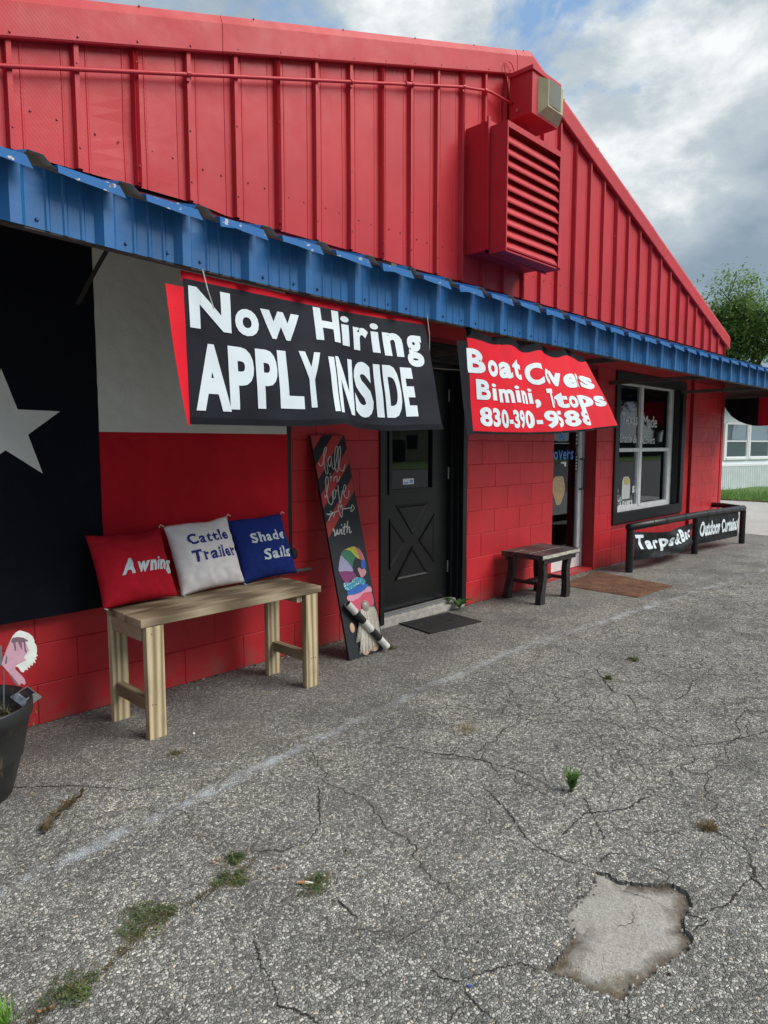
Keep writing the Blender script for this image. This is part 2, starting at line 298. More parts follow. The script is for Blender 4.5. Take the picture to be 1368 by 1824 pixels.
# asphalt: exposed aggregate
def asphalt(name, fine=False):
    a = Mat(name, (0.2, 0.2, 0.2), 0.85, world=True)
    warp = a.N.new('ShaderNodeTexNoise'); warp.inputs['Scale'].default_value = 60; warp.inputs['Detail'].default_value = 2; a.L.new(a.tc, warp.inputs['Vector'])
    vm = a.N.new('ShaderNodeVectorMath'); vm.operation = 'MULTIPLY_ADD'; a.L.new(warp.outputs['Color'], vm.inputs[0]); vm.inputs[1].default_value = (0.012,) * 3; a.L.new(a.tc, vm.inputs[2])
    v = vm.outputs[0]
    sc = 105
    d1 = a.vor(sc, 'F1', v); e1 = a.vor(sc, 'DISTANCE_TO_EDGE', v)
    cn = a.N.new('ShaderNodeTexVoronoi'); cn.inputs['Scale'].default_value = sc; a.L.new(v, cn.inputs['Vector'])
    cs = a.N.new('ShaderNodeSeparateColor'); a.L.new(cn.outputs['Color'], cs.inputs[0])
    stone = a.ramp(cs.outputs[0], (0.0, (0.11, 0.11, 0.108)), (0.35, (0.24, 0.24, 0.235)), (0.7, (0.38, 0.382, 0.375)), (0.95, (0.58, 0.585, 0.575)), (1.0, (0.54, 0.46, 0.34)))
    d2 = a.vor(250, 'F1', v); cn2 = a.N.new('ShaderNodeTexVoronoi'); cn2.inputs['Scale'].default_value = 250; a.L.new(v, cn2.inputs['Vector'])
    cs2 = a.N.new('ShaderNodeSeparateColor'); a.L.new(cn2.outputs['Color'], cs2.inputs[0])
    grit = a.ramp(cs2.outputs[0], (0.0, (0.05, 0.05, 0.05)), (0.6, (0.13, 0.128, 0.12)), (1.0, (0.30, 0.30, 0.29)))
    show = a.math('MULTIPLY', a.ramp(e1, (0.03, 0.0), (0.11, 1.0)), a.ramp(cs.outputs[1], (0.12, 0.0), (0.16, 1.0)))
    c = a.mix(show, grit, stone)
    big = a.noise(0.55, 6, 0.62); mid = a.noise(2.7, 6, 0.65)
    c = a.mix(1.0, c, a.ramp(big, (0.28, (0.80, 0.785, 0.73)), (0.5, (1.08, 1.06, 0.99)), (0.72, (1.32, 1.29, 1.19))), 'MULTIPLY')
    c = a.mix(1.0, c, a.ramp(mid, (0.3, (0.62, 0.62, 0.63)), (0.5, (0.96, 0.96, 0.95)), (0.72, (1.22, 1.21, 1.17))), 'MULTIPLY')
    xyz = a.sep(); x, y = xyz[0], xyz[1]
    # drip line of the awning: pale mineral streak on the ground
    sq = a.math('SQRT', a.math('ADD', a.math('MULTIPLY', a.math('ADD', x, 1.0), a.math('ADD', x, 1.0)), 0.25))
    yl = a.math('ADD', a.math('MULTIPLY', sq, -0.085), -0.985)
    off = a.math('ABSOLUTE', a.math('SUBTRACT', y, a.math('ADD', yl, a.math('MULTIPLY', a.math('SUBTRACT', a.noise(3, 3, 0.6), 0.5), 0.10))))
    streak = a.math('MULTIPLY', a.ramp(off, (0.0, 1.0), (0.018, 0.8), (0.048, 0.0)), a.ramp(a.noise(9, 6, 0.72), (0.40, 0.0), (0.6, 1.0)))
    streak = a.math('MULTIPLY', streak, a.ramp(a.noise(1.1, 2, 0.5), (0.35, 0.35), (0.55, 1.0)))
    c = a.mix(a.math('MULTIPLY', streak, 0.85), c, (0.52, 0.56, 0.60))
    # sealed strip by the wall, with the awning's shade darkened into its colour
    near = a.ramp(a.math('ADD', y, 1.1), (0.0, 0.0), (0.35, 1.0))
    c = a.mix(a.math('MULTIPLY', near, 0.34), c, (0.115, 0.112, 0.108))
    # fine cracks
    wv = a.N.new('ShaderNodeVectorMath'); wv.operation = 'MULTIPLY_ADD'; nz = a.N.new('ShaderNodeTexNoise'); nz.inputs['Scale'].default_value = 2.6; nz.inputs['Detail'].default_value = 6
    a.L.new(a.tc, nz.inputs['Vector']); a.L.new(nz.outputs['Color'], wv.inputs[0]); wv.inputs[1].default_value = (0.5, 0.5, 0.5); a.L.new(a.tc, wv.inputs[2])
    ce = a.vor(1.25, 'DISTANCE_TO_EDGE', wv.outputs[0]); ce2 = a.vor(4.2, 'DISTANCE_TO_EDGE', wv.outputs[0])
    m1 = a.math('MULTIPLY', a.ramp(ce, (0.0, 1.0), (0.0055, 0.0)), a.ramp(a.noise(1.3, 3, 0.6), (0.47, 0.0), (0.54, 1.0)))
    m2 = a.math('MULTIPLY', a.ramp(ce2, (0.0, 1.0), (0.017, 0.0)), a.math('MULTIPLY', a.ramp(a.noise(1.9, 4, 0.6, a.map((1, 1, 1), (9, 3, 0))), (0.42, 0.0), (0.5, 1.0)), a.ramp(a.math('ADD', a.math('MULTIPLY', x, 0.3), 0.95), (0.0, 0.15), (0.5, 1.0))))
    ce3 = a.vor(9.5, 'DISTANCE_TO_EDGE', wv.outputs[0])
    m3 = a.math('MULTIPLY', a.ramp(ce3, (0.0, 0.75), (0.030, 0.0)), a.math('MULTIPLY', a.ramp(a.noise(2.3, 4, 0.6, a.map((1, 1, 1), (1, 13, 0))), (0.46, 0.0), (0.56, 1.0)), a.ramp(a.math('ADD', a.math('MULTIPLY', x, 0.3), 0.95), (0.0, 0.0), (0.35, 1.0))))
    outm = a.ramp(a.math('ADD', y, 1.3), (0.0, 1.0), (0.3, 0.25))
    crk = a.math('MULTIPLY', a.math('MAXIMUM', a.math('MAXIMUM', m1, m2), m3), outm)
    c = a.mix(a.math('MULTIPLY', crk, 0.7), c, (0.03, 0.027, 0.024))
    orange = a.ramp(a.vor(0.55, 'F1', a.map((1, 1, 1), (0.4, 0.9, 0))), (0.0, 0.25), (0.03, 0.0))
    c = a.mix(orange, c, (0.35, 0.17, 0.08))
    stain = a.math('MULTIPLY', a.ramp(a.noise(0.9, 5, 0.62, a.map((1, 1.7, 1), (3, 8, 0))), (0.54, 0.0), (0.66, 1.0)), 0.5)
    c = a.mix(stain, c, (0.10, 0.098, 0.092))
    halo = a.math('MULTIPLY', a.math('MULTIPLY', a.ramp(ce, (0.0, 1.0), (0.05, 0.0)), a.ramp(a.noise(1.3, 3, 0.6), (0.47, 0.0), (0.56, 1.0))), 0.35)
    c = a.mix(halo, c, (0.13, 0.115, 0.09))
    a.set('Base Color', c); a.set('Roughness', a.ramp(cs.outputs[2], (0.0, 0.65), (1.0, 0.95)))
    hh = a.math('ADD', a.math('MULTIPLY', a.ramp(e1, (0.0, 0.0), (0.22, 1.0)), a.math('ADD', cs.outputs[1], 0.35)), a.math('MULTIPLY', d2, -0.5))
    hh = a.math('SUBTRACT', hh, a.math('MULTIPLY', crk, 3.0))
    hh = a.math('ADD', hh, a.math('MULTIPLY', mid, 1.2))
    a.bump(hh, 0.85, 0.006)
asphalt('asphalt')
a = Mat('patch_concrete', (0.35, 0.33, 0.30), 0.9)
at = a.N.new('ShaderNodeAttribute'); at.attribute_name = 'rim'
e = a.math('ADD', a.math('MULTIPLY', at.outputs['Fac'], 9.0), a.math('MULTIPLY', a.math('SUBTRACT', a.noise(14, 6, 0.7), 0.5), 1.1))
c = a.ramp(a.vor(230, 'F1', None, 'Color'), (0.1, (0.24, 0.23, 0.205)), (0.9, (0.42, 0.405, 0.37)))
dirt = a.ramp(a.noise(60, 5, 0.7), (0.3, (0.045, 0.037, 0.027)), (0.7, (0.15, 0.122, 0.085)))
c = a.mix(a.ramp(a.noise(7, 5, 0.65), (0.4, 0.25), (0.65, 0.0)), c, (0.17, 0.15, 0.12))
c = a.mix(a.ramp(e, (0.15, 1.0), (0.55, 0.0)), c, dirt); a.set('Base Color', c); a.bump(a.noise(150, 4, 0.7), 0.6, 0.004)
a = Mat('patch_dirt', (0.12, 0.09, 0.06), 0.95); a.set('Base Color', a.ramp(a.noise(40, 5, 0.7), (0.3, (0.06, 0.05, 0.035)), (0.7, (0.22, 0.175, 0.12)))); a.bump(a.noise(90, 4, 0.7), 0.9, 0.006)
plain('asphalt_edge', (0.13, 0.125, 0.115), 0.9, var=0.5, ns=80, bump=0.8, bs=80)
plain('crack_dirt', (0.022, 0.019, 0.016), 0.95, var=0.4, ns=60)
a = Mat('gravel_pale', (0.40, 0.38, 0.35), 0.9)
c = a.ramp(a.noise(1.2, 6, 0.7), (0.3, (0.30, 0.285, 0.26)), (0.7, (0.44, 0.42, 0.39))); c = a.mix(0.3, c, a.ramp(a.vor(60, 'F1', None, 'Color'), (0.1, 0.15), (0.9, 0.6))); a.set('Base Color', c); a.bump(a.noise(60, 4, 0.7), 0.5, 0.01)
plain('street_asphalt', (0.11, 0.11, 0.11), 0.9, var=0.2, ns=3)
def M(n): return MATS[n]

# ------------------------------------------------------------------ mesh helpers
class MB:
    def __init__(s): s.v = []; s.f = []; s.m = []
    def add(s, vs, fs, mi=0):
        o = len(s.v); s.v += [tuple(v) for v in vs]; s.f += [tuple(o + i for i in f) for f in fs]; s.m += [mi] * len(fs)
    def box(s, a, b, mi=0, bev=0.0):
        x0, y0, z0 = a; x1, y1, z1 = b
        if bev <= 0:
            s.add([(x0, y0, z0), (x1, y0, z0), (x1, y1, z0), (x0, y1, z0), (x0, y0, z1), (x1, y0, z1), (x1, y1, z1), (x0, y1, z1)],
                  [(0, 3, 2, 1), (4, 5, 6, 7), (0, 1, 5, 4), (1, 2, 6, 5), (2, 3, 7, 6), (3, 0, 4, 7)], mi)
        else:
            bm = bmesh.new(); bmesh.ops.create_cube(bm, size=1)
            for v in bm.verts: v.co = Vector(((x0 + x1) / 2 + v.co.x * (x1 - x0), (y0 + y1) / 2 + v.co.y * (y1 - y0), (z0 + z1) / 2 + v.co.z * (z1 - z0)))
            bmesh.ops.bevel(bm, geom=bm.edges[:], offset=bev, segments=2, profile=0.7, affect='EDGES')
            s.bm(bm, mi)
    def bm(s, bm, mi=0):
        bm.verts.index_update(); s.add([v.co.copy() for v in bm.verts], [[v.index for v in f.verts] for f in bm.faces], mi); bm.free()
    def tube(s, pts, r, n=8, mi=0, cap=True, flat=1.0):
        pts = [Vector(p) for p in pts]; rs = r if isinstance(r, (list, tuple)) else [r] * len(pts)
        o = len(s.v); prev = None
        for i, p in enumerate(pts):
            t = (pts[min(i + 1, len(pts) - 1)] - pts[max(i - 1, 0)]).normalized()
            if prev is None:
                u = t.cross(Vector((0, 0, 1)))
                if u.length < 0.05: u = t.cross(Vector((1, 0, 0)))
                u.normalize()
            else: u = (prev - t * prev.dot(t)).normalized()
            prev = u; w_ = t.cross(u)
            for k in range(n):
                a_ = 2 * math.pi * k / n; s.v.append(tuple(p + (u * math.cos(a_) + w_ * math.sin(a_) * flat) * rs[i]))
        for i in range(len(pts) - 1):
            for k in range(n):
                s.f.append((o + i * n + k, o + i * n + (k + 1) % n, o + (i + 1) * n + (k + 1) % n, o + (i + 1) * n + k)); s.m.append(mi)
        if cap:
            s.f.append(tuple(o + k for k in range(n))[::-1]); s.m.append(mi)
            e_ = o + (len(pts) - 1) * n; s.f.append(tuple(e_ + k for k in range(n))); s.m.append(mi)
    def lathe(s, prof, n=32, c=(0, 0), mi=0):
        o = len(s.v)
        for r, z in prof:
            for k in range(n):
                a_ = 2 * math.pi * k / n; s.v.append((c[0] + r * math.cos(a_), c[1] + r * math.sin(a_), z))
        for i in range(len(prof) - 1):
            for k in range(n): s.f.append((o + i * n + k, o + i * n + (k + 1) % n, o + (i + 1) * n + (k + 1) % n, o + (i + 1) * n + k)); s.m.append(mi)
    def grid(s, fn, nu, nv, mi=0, keep=None):
        o = len(s.v)
        for j in range(nv + 1):
            for i in range(nu + 1): s.v.append(tuple(fn(i / nu, j / nv)))
        for j in range(nv):
            for i in range(nu):
                m_ = mi((i + .5) / nu, (j + .5) / nv) if callable(mi) else mi
                if m_ is None: continue
                a_ = o + j * (nu + 1) + i; s.f.append((a_, a_ + 1, a_ + nu + 2, a_ + nu + 1)); s.m.append(m_)
    def prism(s, poly, y0, y1, mi=0, plane='xz'):
        n = len(poly)
        def P(a_, b_, t): return (a_, t, b_) if plane == 'xz' else (a_, b_, t) if plane == 'xy' else (t, a_, b_)
        s.add([P(a_, b_, y0) for a_, b_ in poly] + [P(a_, b_, y1) for a_, b_ in poly],
              [tuple(range(n)), tuple(range(2 * n - 1, n - 1, -1))] + [(i, (i + 1) % n, n + (i + 1) % n, n + i)[::-1] for i in range(n)], mi)
    def mesh(s, name, mats, smooth=False, off=(0, 0, 0), fix=False):
        me = bpy.data.meshes.new(name)
        me.from_pydata([(v[0] - off[0], v[1] - off[1], v[2] - off[2]) for v in s.v], [], s.f)
        for m_ in (mats if isinstance(mats, (list, tuple)) else [mats]): me.materials.append(M(m_))
        for p, mi in zip(me.polygons, s.m): p.material_index = mi; p.use_smooth = smooth
        if fix:
            b = bmesh.new(); b.from_mesh(me); bmesh.ops.recalc_face_normals(b, faces=b.faces[:]); b.to_mesh(me); b.free()
        me.update(); return me
def origin_of(p):
    o = Vector((0, 0, 0))
    while p is not None: o += p.location; p = p.parent
    return o
def tag(o, label=None, cat=None, group=None, kind=None):
    if label: o['label'] = label
    if cat: o['category'] = cat
    if group: o['group'] = group
    if kind: o['kind'] = kind
    return o
def obj(name, mb, mats, parent=None, smooth=False, local=False, fix=False, at=None):
    off = (0, 0, 0)
    if not local: off = origin_of(parent) if parent is not None else Vector(at or (0, 0, 0))
    me = mb.mesh(name, mats, smooth, off, fix)
    o = bpy.data.objects.new(name, me); COL.objects.link(o)
    if parent is not None: o.parent = parent
    elif at: o.location = at
    return o
def thing(name, label, cat, loc=(0, 0, 0), group=None, rot=(0, 0, 0)):
    o = bpy.data.objects.new(name, None); COL.objects.link(o); o.location = loc; o.rotation_euler = rot
    o.empty_display_size = 0.1
    return tag(o, label, cat, group)
def child(name, me, parent, loc=(0, 0, 0), mat=None):
    o = bpy.data.objects.new(name, me); COL.objects.link(o); o.parent = parent; o.location = loc; return o
def struct(name, mb, mats, **k):
    return tag(obj(name, mb, mats, **k), kind='structure')
def nz(x, y=0.0, z=0.0): return noise.noise(Vector((x, y, z)))

# text ---------------------------------------------------------------
_tc = {}
def glyphs(s, bold=0.0):
    key = (s, bold)
    if key in _tc: return _tc[key]
    cu = bpy.data.curves.new('t', 'FONT'); cu.body = s; cu.size = 1.0; cu.offset = bold; cu.resolution_u = 4; cu.fill_mode = 'FRONT'
    o = bpy.data.objects.new('t', cu); COL.objects.link(o)
    bpy.context.view_layer.update()
    me = o.evaluated_get(bpy.context.evaluated_depsgraph_get()).to_mesh()
    V = [(v.co.x, v.co.y) for v in me.vertices]; F = [tuple(p.vertices) for p in me.polygons]
    o.evaluated_get(bpy.context.evaluated_depsgraph_get()).to_mesh_clear()
    bpy.data.objects.remove(o); bpy.data.curves.remove(cu)
    _tc[key] = (V, F); return V, F
SERIF = {'T': [(.5, 0), (.06, 2), (.94, 2)], 'M': [(.1, 0), (.9, 0), (.06, 1.5), (.94, 1.5)], 'C': [(.88, 1.35)], 'S': [(.85, 1.35), (.12, .1)], 'a': [(.92, 0)], 'x': [(.12, 0), (.88, 1)],
         'd': [(.9, 0), (.78, 1.5)], 'h': [(.14, 0), (.86, 0), (.08, 1.5)], 'r': [(.25, 0), (.14, 1)], 'v': [(.1, 1), (.9, 1)], 'l': [(.5, 0), (.3, 1.5)], 'i': [(.5, 0), (.3, 1)],
         't': [(.7, 0)], 'n': [(.14, 0), (.86, 0), (.1, 1)], 's': [(.85, .95), (.12, .1)], 'e': [], 'o': [], '&': [(.95, 0)]}
def text2d(s, u0, u1, v0, cap, bold=0.02, serif=False, slant=0.0, jit=0.0, sizes=None):
    """flat letters: baseline v0, capital height cap, fitted between u0 and u1"""
    if s == 'i': bold = min(bold, 0.016)
    if serif or jit or sizes:
        V = []; F = []; x = 0.0; cap1 = 0.73
        for ci, ch in enumerate(s):
            if ch == ' ': x += 0.32; continue
            gv, gf = glyphs(ch, bold if ch != 'i' else min(bold, .015))
            a0 = min(p[0] for p in gv); a1 = max(p[0] for p in gv); wd = a1 - a0; o = len(V)
            sy = (sizes[ci] if sizes else 1.0) * (1 + jit * rnd.uniform(-1, 1)); dy = jit * rnd.uniform(-0.3, 0.3)
            V += [(x + p[0] - a0, p[1] * sy + dy) for p in gv]; F += [tuple(o + i for i in f) for f in gf]
            if serif:
                for fx, lv in SERIF.get(ch, []):
                    zc = {0: 0.03, 1: 0.52, 1.5: 0.725, 2: 0.62}.get(lv, lv * 0.5); hw = 0.09; hh = 0.026
                    if lv == 2: hw, hh = 0.035, 0.10
                    o = len(V); cx_ = x + fx * wd
                    V += [(cx_ - hw, zc - hh), (cx_ + hw, zc - hh), (cx_ + hw, zc + hh), (cx_ - hw, zc + hh)]; F.append((o, o + 1, o + 2, o + 3))
            x += wd + (0.11 if serif else 0.045)
    else: V, F = glyphs(s, bold)
    a0 = min(p[0] for p in V); a1 = max(p[0] for p in V); k = (u1 - u0) / (a1 - a0)
    kc = cap / 0.73
    return [(u0 + (p[0] - a0) * k + slant * p[1] * kc, v0 + p[1] * kc) for p in V], F
def map2d(V, F, fn, step=0.0):
    bm = bmesh.new(); vs = [bm.verts.new((p[0], p[1], 0)) for p in V]
    for f in F:
        try: bm.faces.new([vs[i] for i in f])
        except Exception: pass
    if step:
        u0 = min(p[0] for p in V); u1 = max(p[0] for p in V); v0 = min(p[1] for p in V); v1 = max(p[1] for p in V)
        for ax, lo, hi in ((0, u0, u1), (1, v0, v1)):
            k = lo + step
            while k < hi:
                co = (k, 0, 0) if ax == 0 else (0, k, 0); no = (1, 0, 0) if ax == 0 else (0, 1, 0)
                bmesh.ops.bisect_plane(bm, geom=bm.verts[:] + bm.edges[:] + bm.faces[:], plane_co=co, plane_no=no); k += step
    for v in bm.verts: v.co = Vector(fn(v.co.x, v.co.y))
    mb = MB(); mb.bm(bm); return mb
def lettering(parent, words, fn, mat, step=0.02, name='lettering'):
    for wv_ in words:
        V, F = text2d(*wv_[0], **(wv_[1] if len(wv_) > 1 else {}))
        obj('letter' if len(wv_[0][0]) == 1 else 'word', map2d(V, F, fn, step), mat, parent)
def stroke2d(pts, wd, closed=False):
    """smooth stroke -> polygons strip"""
    P = [Vector((p[0], p[1])) for p in pts]; out_ = []
    for i in range(len(P) - 1):
        p0 = P[max(i - 1, 0)]; p1 = P[i]; p2 = P[i + 1]; p3 = P[min(i + 2, len(P) - 1)]
        for k in range(5):
            t = k / 5; out_.append(0.5 * ((2 * p1) + (p2 - p0) * t + (2 * p0 - 5 * p1 + 4 * p2 - p3) * t * t + (3 * p1 - p0 - 3 * p2 + p3) * t ** 3))
    out_.append(P[-1]); V = []; F = []
    for i, p in enumerate(out_):
        t = out_[min(i + 1, len(out_) - 1)] - out_[max(i - 1, 0)]
        if t.length < 1e-9: t = Vector((1, 0))
        t.normalize(); n_ = Vector((-t.y, t.x)) * wd / 2; V += [tuple(p + n_), tuple(p - n_)]
        if i: F.append((2 * i - 2, 2 * i - 1, 2 * i + 1, 2 * i))
    return V, F

# ================================================================== THE SETTING
HOLE = [(-2.71, -2.561), (-2.689, -2.596), (-2.706, -2.633), (-2.68, -2.677), (-2.636, -2.731), (-2.596, -2.768), (-2.613, -2.818), (-2.663, -2.85), (-2.737, -2.855), (-2.785, -2.873), (-2.799, -2.901), (-2.87, -2.911), (-2.97, -2.881), (-3.029, -2.875), (-3.11, -2.858), (-3.156, -2.861), (-3.162, -2.83), (-3.174, -2.791), (-3.18, -2.731), (-3.199, -2.684), (-3.204, -2.658), (-3.14, -2.659), (-3.069, -2.657), (-3.011, -2.636), (-2.969, -2.594), (-2.907, -2.587), (-2.873, -2.574), (-2.831, -2.59), (-2.768, -2.577)]
def jag(poly, n=7, amp=0.007, seed=3, closed=True):
    r = random.Random(seed); o = []; m = len(poly)
    for i in range(m if closed else m - 1):
        a_ = Vector(poly[i]); b_ = Vector(poly[(i + 1) % m]); d = b_ - a_
        nn = max(2, int(d.length / 0.008)); nrm = Vector((-d.y, d.x)).normalized()
        for k in range(nn):
            p = a_ + d * k / nn
            if k: p = p + nrm * r.uniform(-amp, amp)
            o.append((p.x, p.y))
    if not closed: o.append(tuple(poly[-1]))
    return o
hole = jag(HOLE, amp=0.005)
bm = bmesh.new()
def loop(pts, z=0.0):
    vs = [bm.verts.new((x, y, z)) for x, y in pts]
    es = [bm.edges.new((vs[i], vs[(i + 1) % len(vs)])) for i in range(len(vs))]
    return vs, es
ov, oe = loop([(-14, -7.2), (13.4, -7.2), (13.55, 1.0), (13.75, 9.0), (6.9, 9.0), (6.9, 0.35), (-14, 0.35)])
hv, he = loop(hole)
bmesh.ops.triangle_fill(bm, use_beauty=True, edges=oe + he)
for f in bm.faces:
    if f.normal.z < 0: f.normal_flip()
    f.material_index = 0
inner = []
r_ = random.Random(5)
low = [bm.verts.new((v.co.x + r_.uniform(-.004, .004), v.co.y + r_.uniform(-.003, .003), -0.0145)) for v in hv]
for i in range(len(hv)):
    f = bm.faces.new((hv[i], hv[(i + 1) % len(hv)], low[(i + 1) % len(hv)], low[i])); f.material_index = 1
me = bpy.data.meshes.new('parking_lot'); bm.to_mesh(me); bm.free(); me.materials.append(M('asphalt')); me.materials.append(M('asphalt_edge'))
o = bpy.data.objects.new('parking_lot', me); COL.objects.link(o); tag(o, kind='structure')
# bottom of the pothole: worn concrete that fades into dirt towards the broken rim
cx_ = sum(p[0] for p in HOLE) / len(HOLE); cy_ = sum(p[1] for p in HOLE) / len(HOLE)
def rim_dist(x, y):
    p = Vector((x, y)); best = 9
    for i in range(len(HOLE)):
        a_ = Vector(HOLE[i]); b_ = Vector(HOLE[(i + 1) % len(HOLE)]); d_ = b_ - a_; t = max(0, min(1, (p - a_).dot(d_) / d_.length_squared)); best = min(best, (a_ + d_ * t - p).length)
    return best
mb = MB(); NU, NV = 110, 70
def pad(u, v):
    x = -3.32 + 0.80 * u; y = -2.98 + 0.50 * v; d = rim_dist(x, y)
    return (x, y, -0.0135 + 0.0075 * min(1, d / .07) ** .7 + 0.003 * nz(x * 9, y * 9) * min(1, d / .05) + 0.0012 * nz(x * 60, y * 60))
mb.grid(pad, NU, NV); o = struct('concrete_patch', mb, 'patch_concrete', smooth=True)
at_ = o.data.attributes.new('rim', 'FLOAT', 'POINT')
for k, v in enumerate(mb.v): at_.data[k].value = rim_dist(v[0], v[1]) + (.05 if v[1] > -2.66 and v[0] > -3.0 else 0)
# open cracks filled with dirt
CRACKS = [[(-3.409, -2.429), (-3.414, -2.487), (-3.388, -2.522), (-3.309, -2.555), (-3.226, -2.598), (-3.207, -2.655)], [(-3.388, -2.522), (-3.417, -2.576), (-3.425, -2.653), (-3.442, -2.681)], [(-3.417, -2.576), (-3.489, -2.574), (-3.524, -2.584)], [(-2.693, -2.549), (-2.729, -2.466), (-2.724, -2.356), (-2.698, -2.283), (-2.587, -2.126), (-2.503, -1.961)], [(-2.672, -2.548), (-2.587, -2.547), (-2.543, -2.616), (-2.56, -2.718), (-2.588, -2.765)], [(-3.16, -2.87), (-3.228, -2.906)], [(-3.909, -0.523), (-3.762, -0.657), (-3.663, -0.747), (-3.56, -0.881), (-3.521, -0.948), (-3.393, -1.03)], [(-3.654, -1.98), (-3.714, -2.102), (-3.735, -2.191), (-3.763, -2.239), (-3.731, -2.32), (-3.734, -2.376)], [(-4.024, -1.82), (-3.95, -1.795), (-3.898, -1.789)], [(-3.739, -1.788), (-3.656, -1.746), (-3.623, -1.742)], [(-3.437, -1.643), (-3.34, -1.735), (-3.254, -1.752), (-3.156, -1.7), (-2.967, -1.476)], [(-0.823, -2.611), (-0.883, -2.493), (-1.082, -2.498), (-1.244, -2.571), (-1.43, -2.554), (-1.592, -2.628)], [(-1.429, -2.184), (-1.486, -2.318), (-1.538, -2.441), (-1.348, -2.553), (-1.059, -2.67)], [(-1.028, -2.17), (-0.845, -2.178), (-0.585, -2.116)], [(-0.796, -1.596), (-1.098, -1.85), (-1.116, -1.957), (-1.243, -2.06)], [(-2.722, -2.853), (-2.701, -2.909), (-2.786, -2.889)], [(-2.663, -2.897), (-2.579, -2.93), (-2.448, -2.932), (-2.376, -2.945), (-2.255, -2.894), (-2.217, -2.838), (-2.189, -2.738)], [(-2.389, -2.932), (-2.455, -3.022)], [(-2.608, -2.378), (-2.415, -2.364), (-2.259, -2.469), (-2.131, -2.481)], [(-2.489, -1.445), (-2.426, -1.596), (-2.33, -1.777), (-2.288, -2.012), (-2.313, -2.161)], [(-2.531, -2.509), (-2.422, -2.413), (-2.3, -2.304)], [(-3.41, -2.168), (-3.388, -2.046)]]
mb = MB()
def crackribbon(pts, wmax, z, seed):
    r = random.Random(seed); q = jag(pts, amp=0.005, seed=seed, closed=False); n = len(q); vs = []; fs = []
    for i, (x, y) in enumerate(q):
        a_ = Vector(q[min(i + 1, n - 1)]) - Vector(q[max(i - 1, 0)]); nn = Vector((-a_.y, a_.x)).normalized() if a_.length else Vector((1, 0))
        wd = wmax * (0.25 + 0.75 * abs(nz(x * 9, y * 9, seed))) * min(1, i / 3 + .1, (n - 1 - i) / 3 + .1) * r.uniform(.6, 1.3)
        vs += [(x + nn.x * wd, y + nn.y * wd, z), (x - nn.x * wd, y - nn.y * wd, z)]
        if i: fs.append((2 * i - 2, 2 * i - 1, 2 * i + 1, 2 * i))
    mb.add(vs, fs)
for k, cpts in enumerate(CRACKS): crackribbon(cpts, 0.0042 if k < 12 else 0.0055, 0.0022, k + 20)
tag(obj('asphalt_crack', mb, 'crack_dirt'), kind='stuff')
mb = MB(); crackribbon([(-2.725, -2.619), (-2.737, -2.666), (-2.716, -2.746), (-2.725, -2.81), (-2.714, -2.839)], 0.002, -0.0030, 77); crackribbon([(-2.76, -2.72), (-2.86, -2.75), (-2.92, -2.72)], 0.0012, -0.0030, 78)
tag(obj('concrete_crack', mb, 'crack_dirt'), kind='stuff')
# wide ground, side yard, lawn, street
mb = MB(); mb.box((-220, -220, -0.6), (320, 320, -0.05)); struct('ground', mb, 'lawn')
mb = MB(); mb.add([(6.5, -7.2, .004), (13.45, -7.2, .004), (13.55, 1.0, .004), (13.75, 9.0, .004), (6.95, 9, .004), (6.95, 0.35, .004), (6.7, -1.5, .004)], [tuple(range(7))]); struct('gravel_drive', mb, 'gravel_pale')
mb = MB(); mb.grid(lambda u, v: (13.5 + 12 * u, -2.6 + 11.6 * v, 0.03 + 0.05 * nz(u * 9, v * 9) + 0.05 * min(1, u * 8)), 24, 30); struct('lawn_strip', mb, 'lawn', smooth=True)
mb = MB(); mb.box((-120, -21, -0.2), (160, -7.2, 0.0)); mb.box((13.46, -7.2, -0.2), (160, -2.6, 0.0)); struct('street', mb, 'street_asphalt')
mb = MB(); mb.box((-120, -31, -0.2), (160, -21, 0.03)); struct('grass_verge', mb, 'lawn')

def blades(name, spots, mat, h=(0.03, 0.08), wd=0.004, lean=0.5, seed=1, parent=None, at=None, stuff=False):
    r = random.Random(seed); mb = MB()
    for x, y, z in spots:
        a_ = r.uniform(0, 6.28); hh = r.uniform(*h); l_ = r.uniform(0, lean) * hh; b_ = r.uniform(0, 6.28)
        dx, dy = math.cos(a_) * wd / 2, math.sin(a_) * wd / 2; lx, ly = math.cos(b_) * l_, math.sin(b_) * l_
        mb.add([(x - dx, y - dy, z), (x + dx, y + dy, z), (x + dx * .7 + lx * .4, y + dy * .7 + ly * .4, z + hh * .6), (x - dx * .7 + lx * .4, y - dy * .7 + ly * .4, z + hh * .6), (x + lx, y + ly, z + hh)], [(0, 1, 2, 3), (3, 2, 4)])
    o = obj(name, mb, mat, parent, at=at)
    if stuff: tag(o, kind='stuff')
    return o
r = random.Random(11)
sp = [(13.5 + abs(r.gauss(0, 1.6)), r.uniform(-3, 5.5), 0.03) for _ in range(9000)]
o = blades('lawn_grass', sp, 'grass_green', (0.05, 0.16), 0.012, 0.6, 3, stuff=True); tag(o, 'short green grass in front of the white house', 'grass')
sp = [(13.4 + abs(r.gauss(0, 0.12)), r.uniform(-3, 5.5), 0.0) for _ in range(900)]
o = blades('edge_weeds', sp, 'dry_weed', (0.03, 0.10), 0.016, 0.8, 4, stuff=True); tag(o, 'ragged dry weeds along the edge of the lawn', 'weeds')
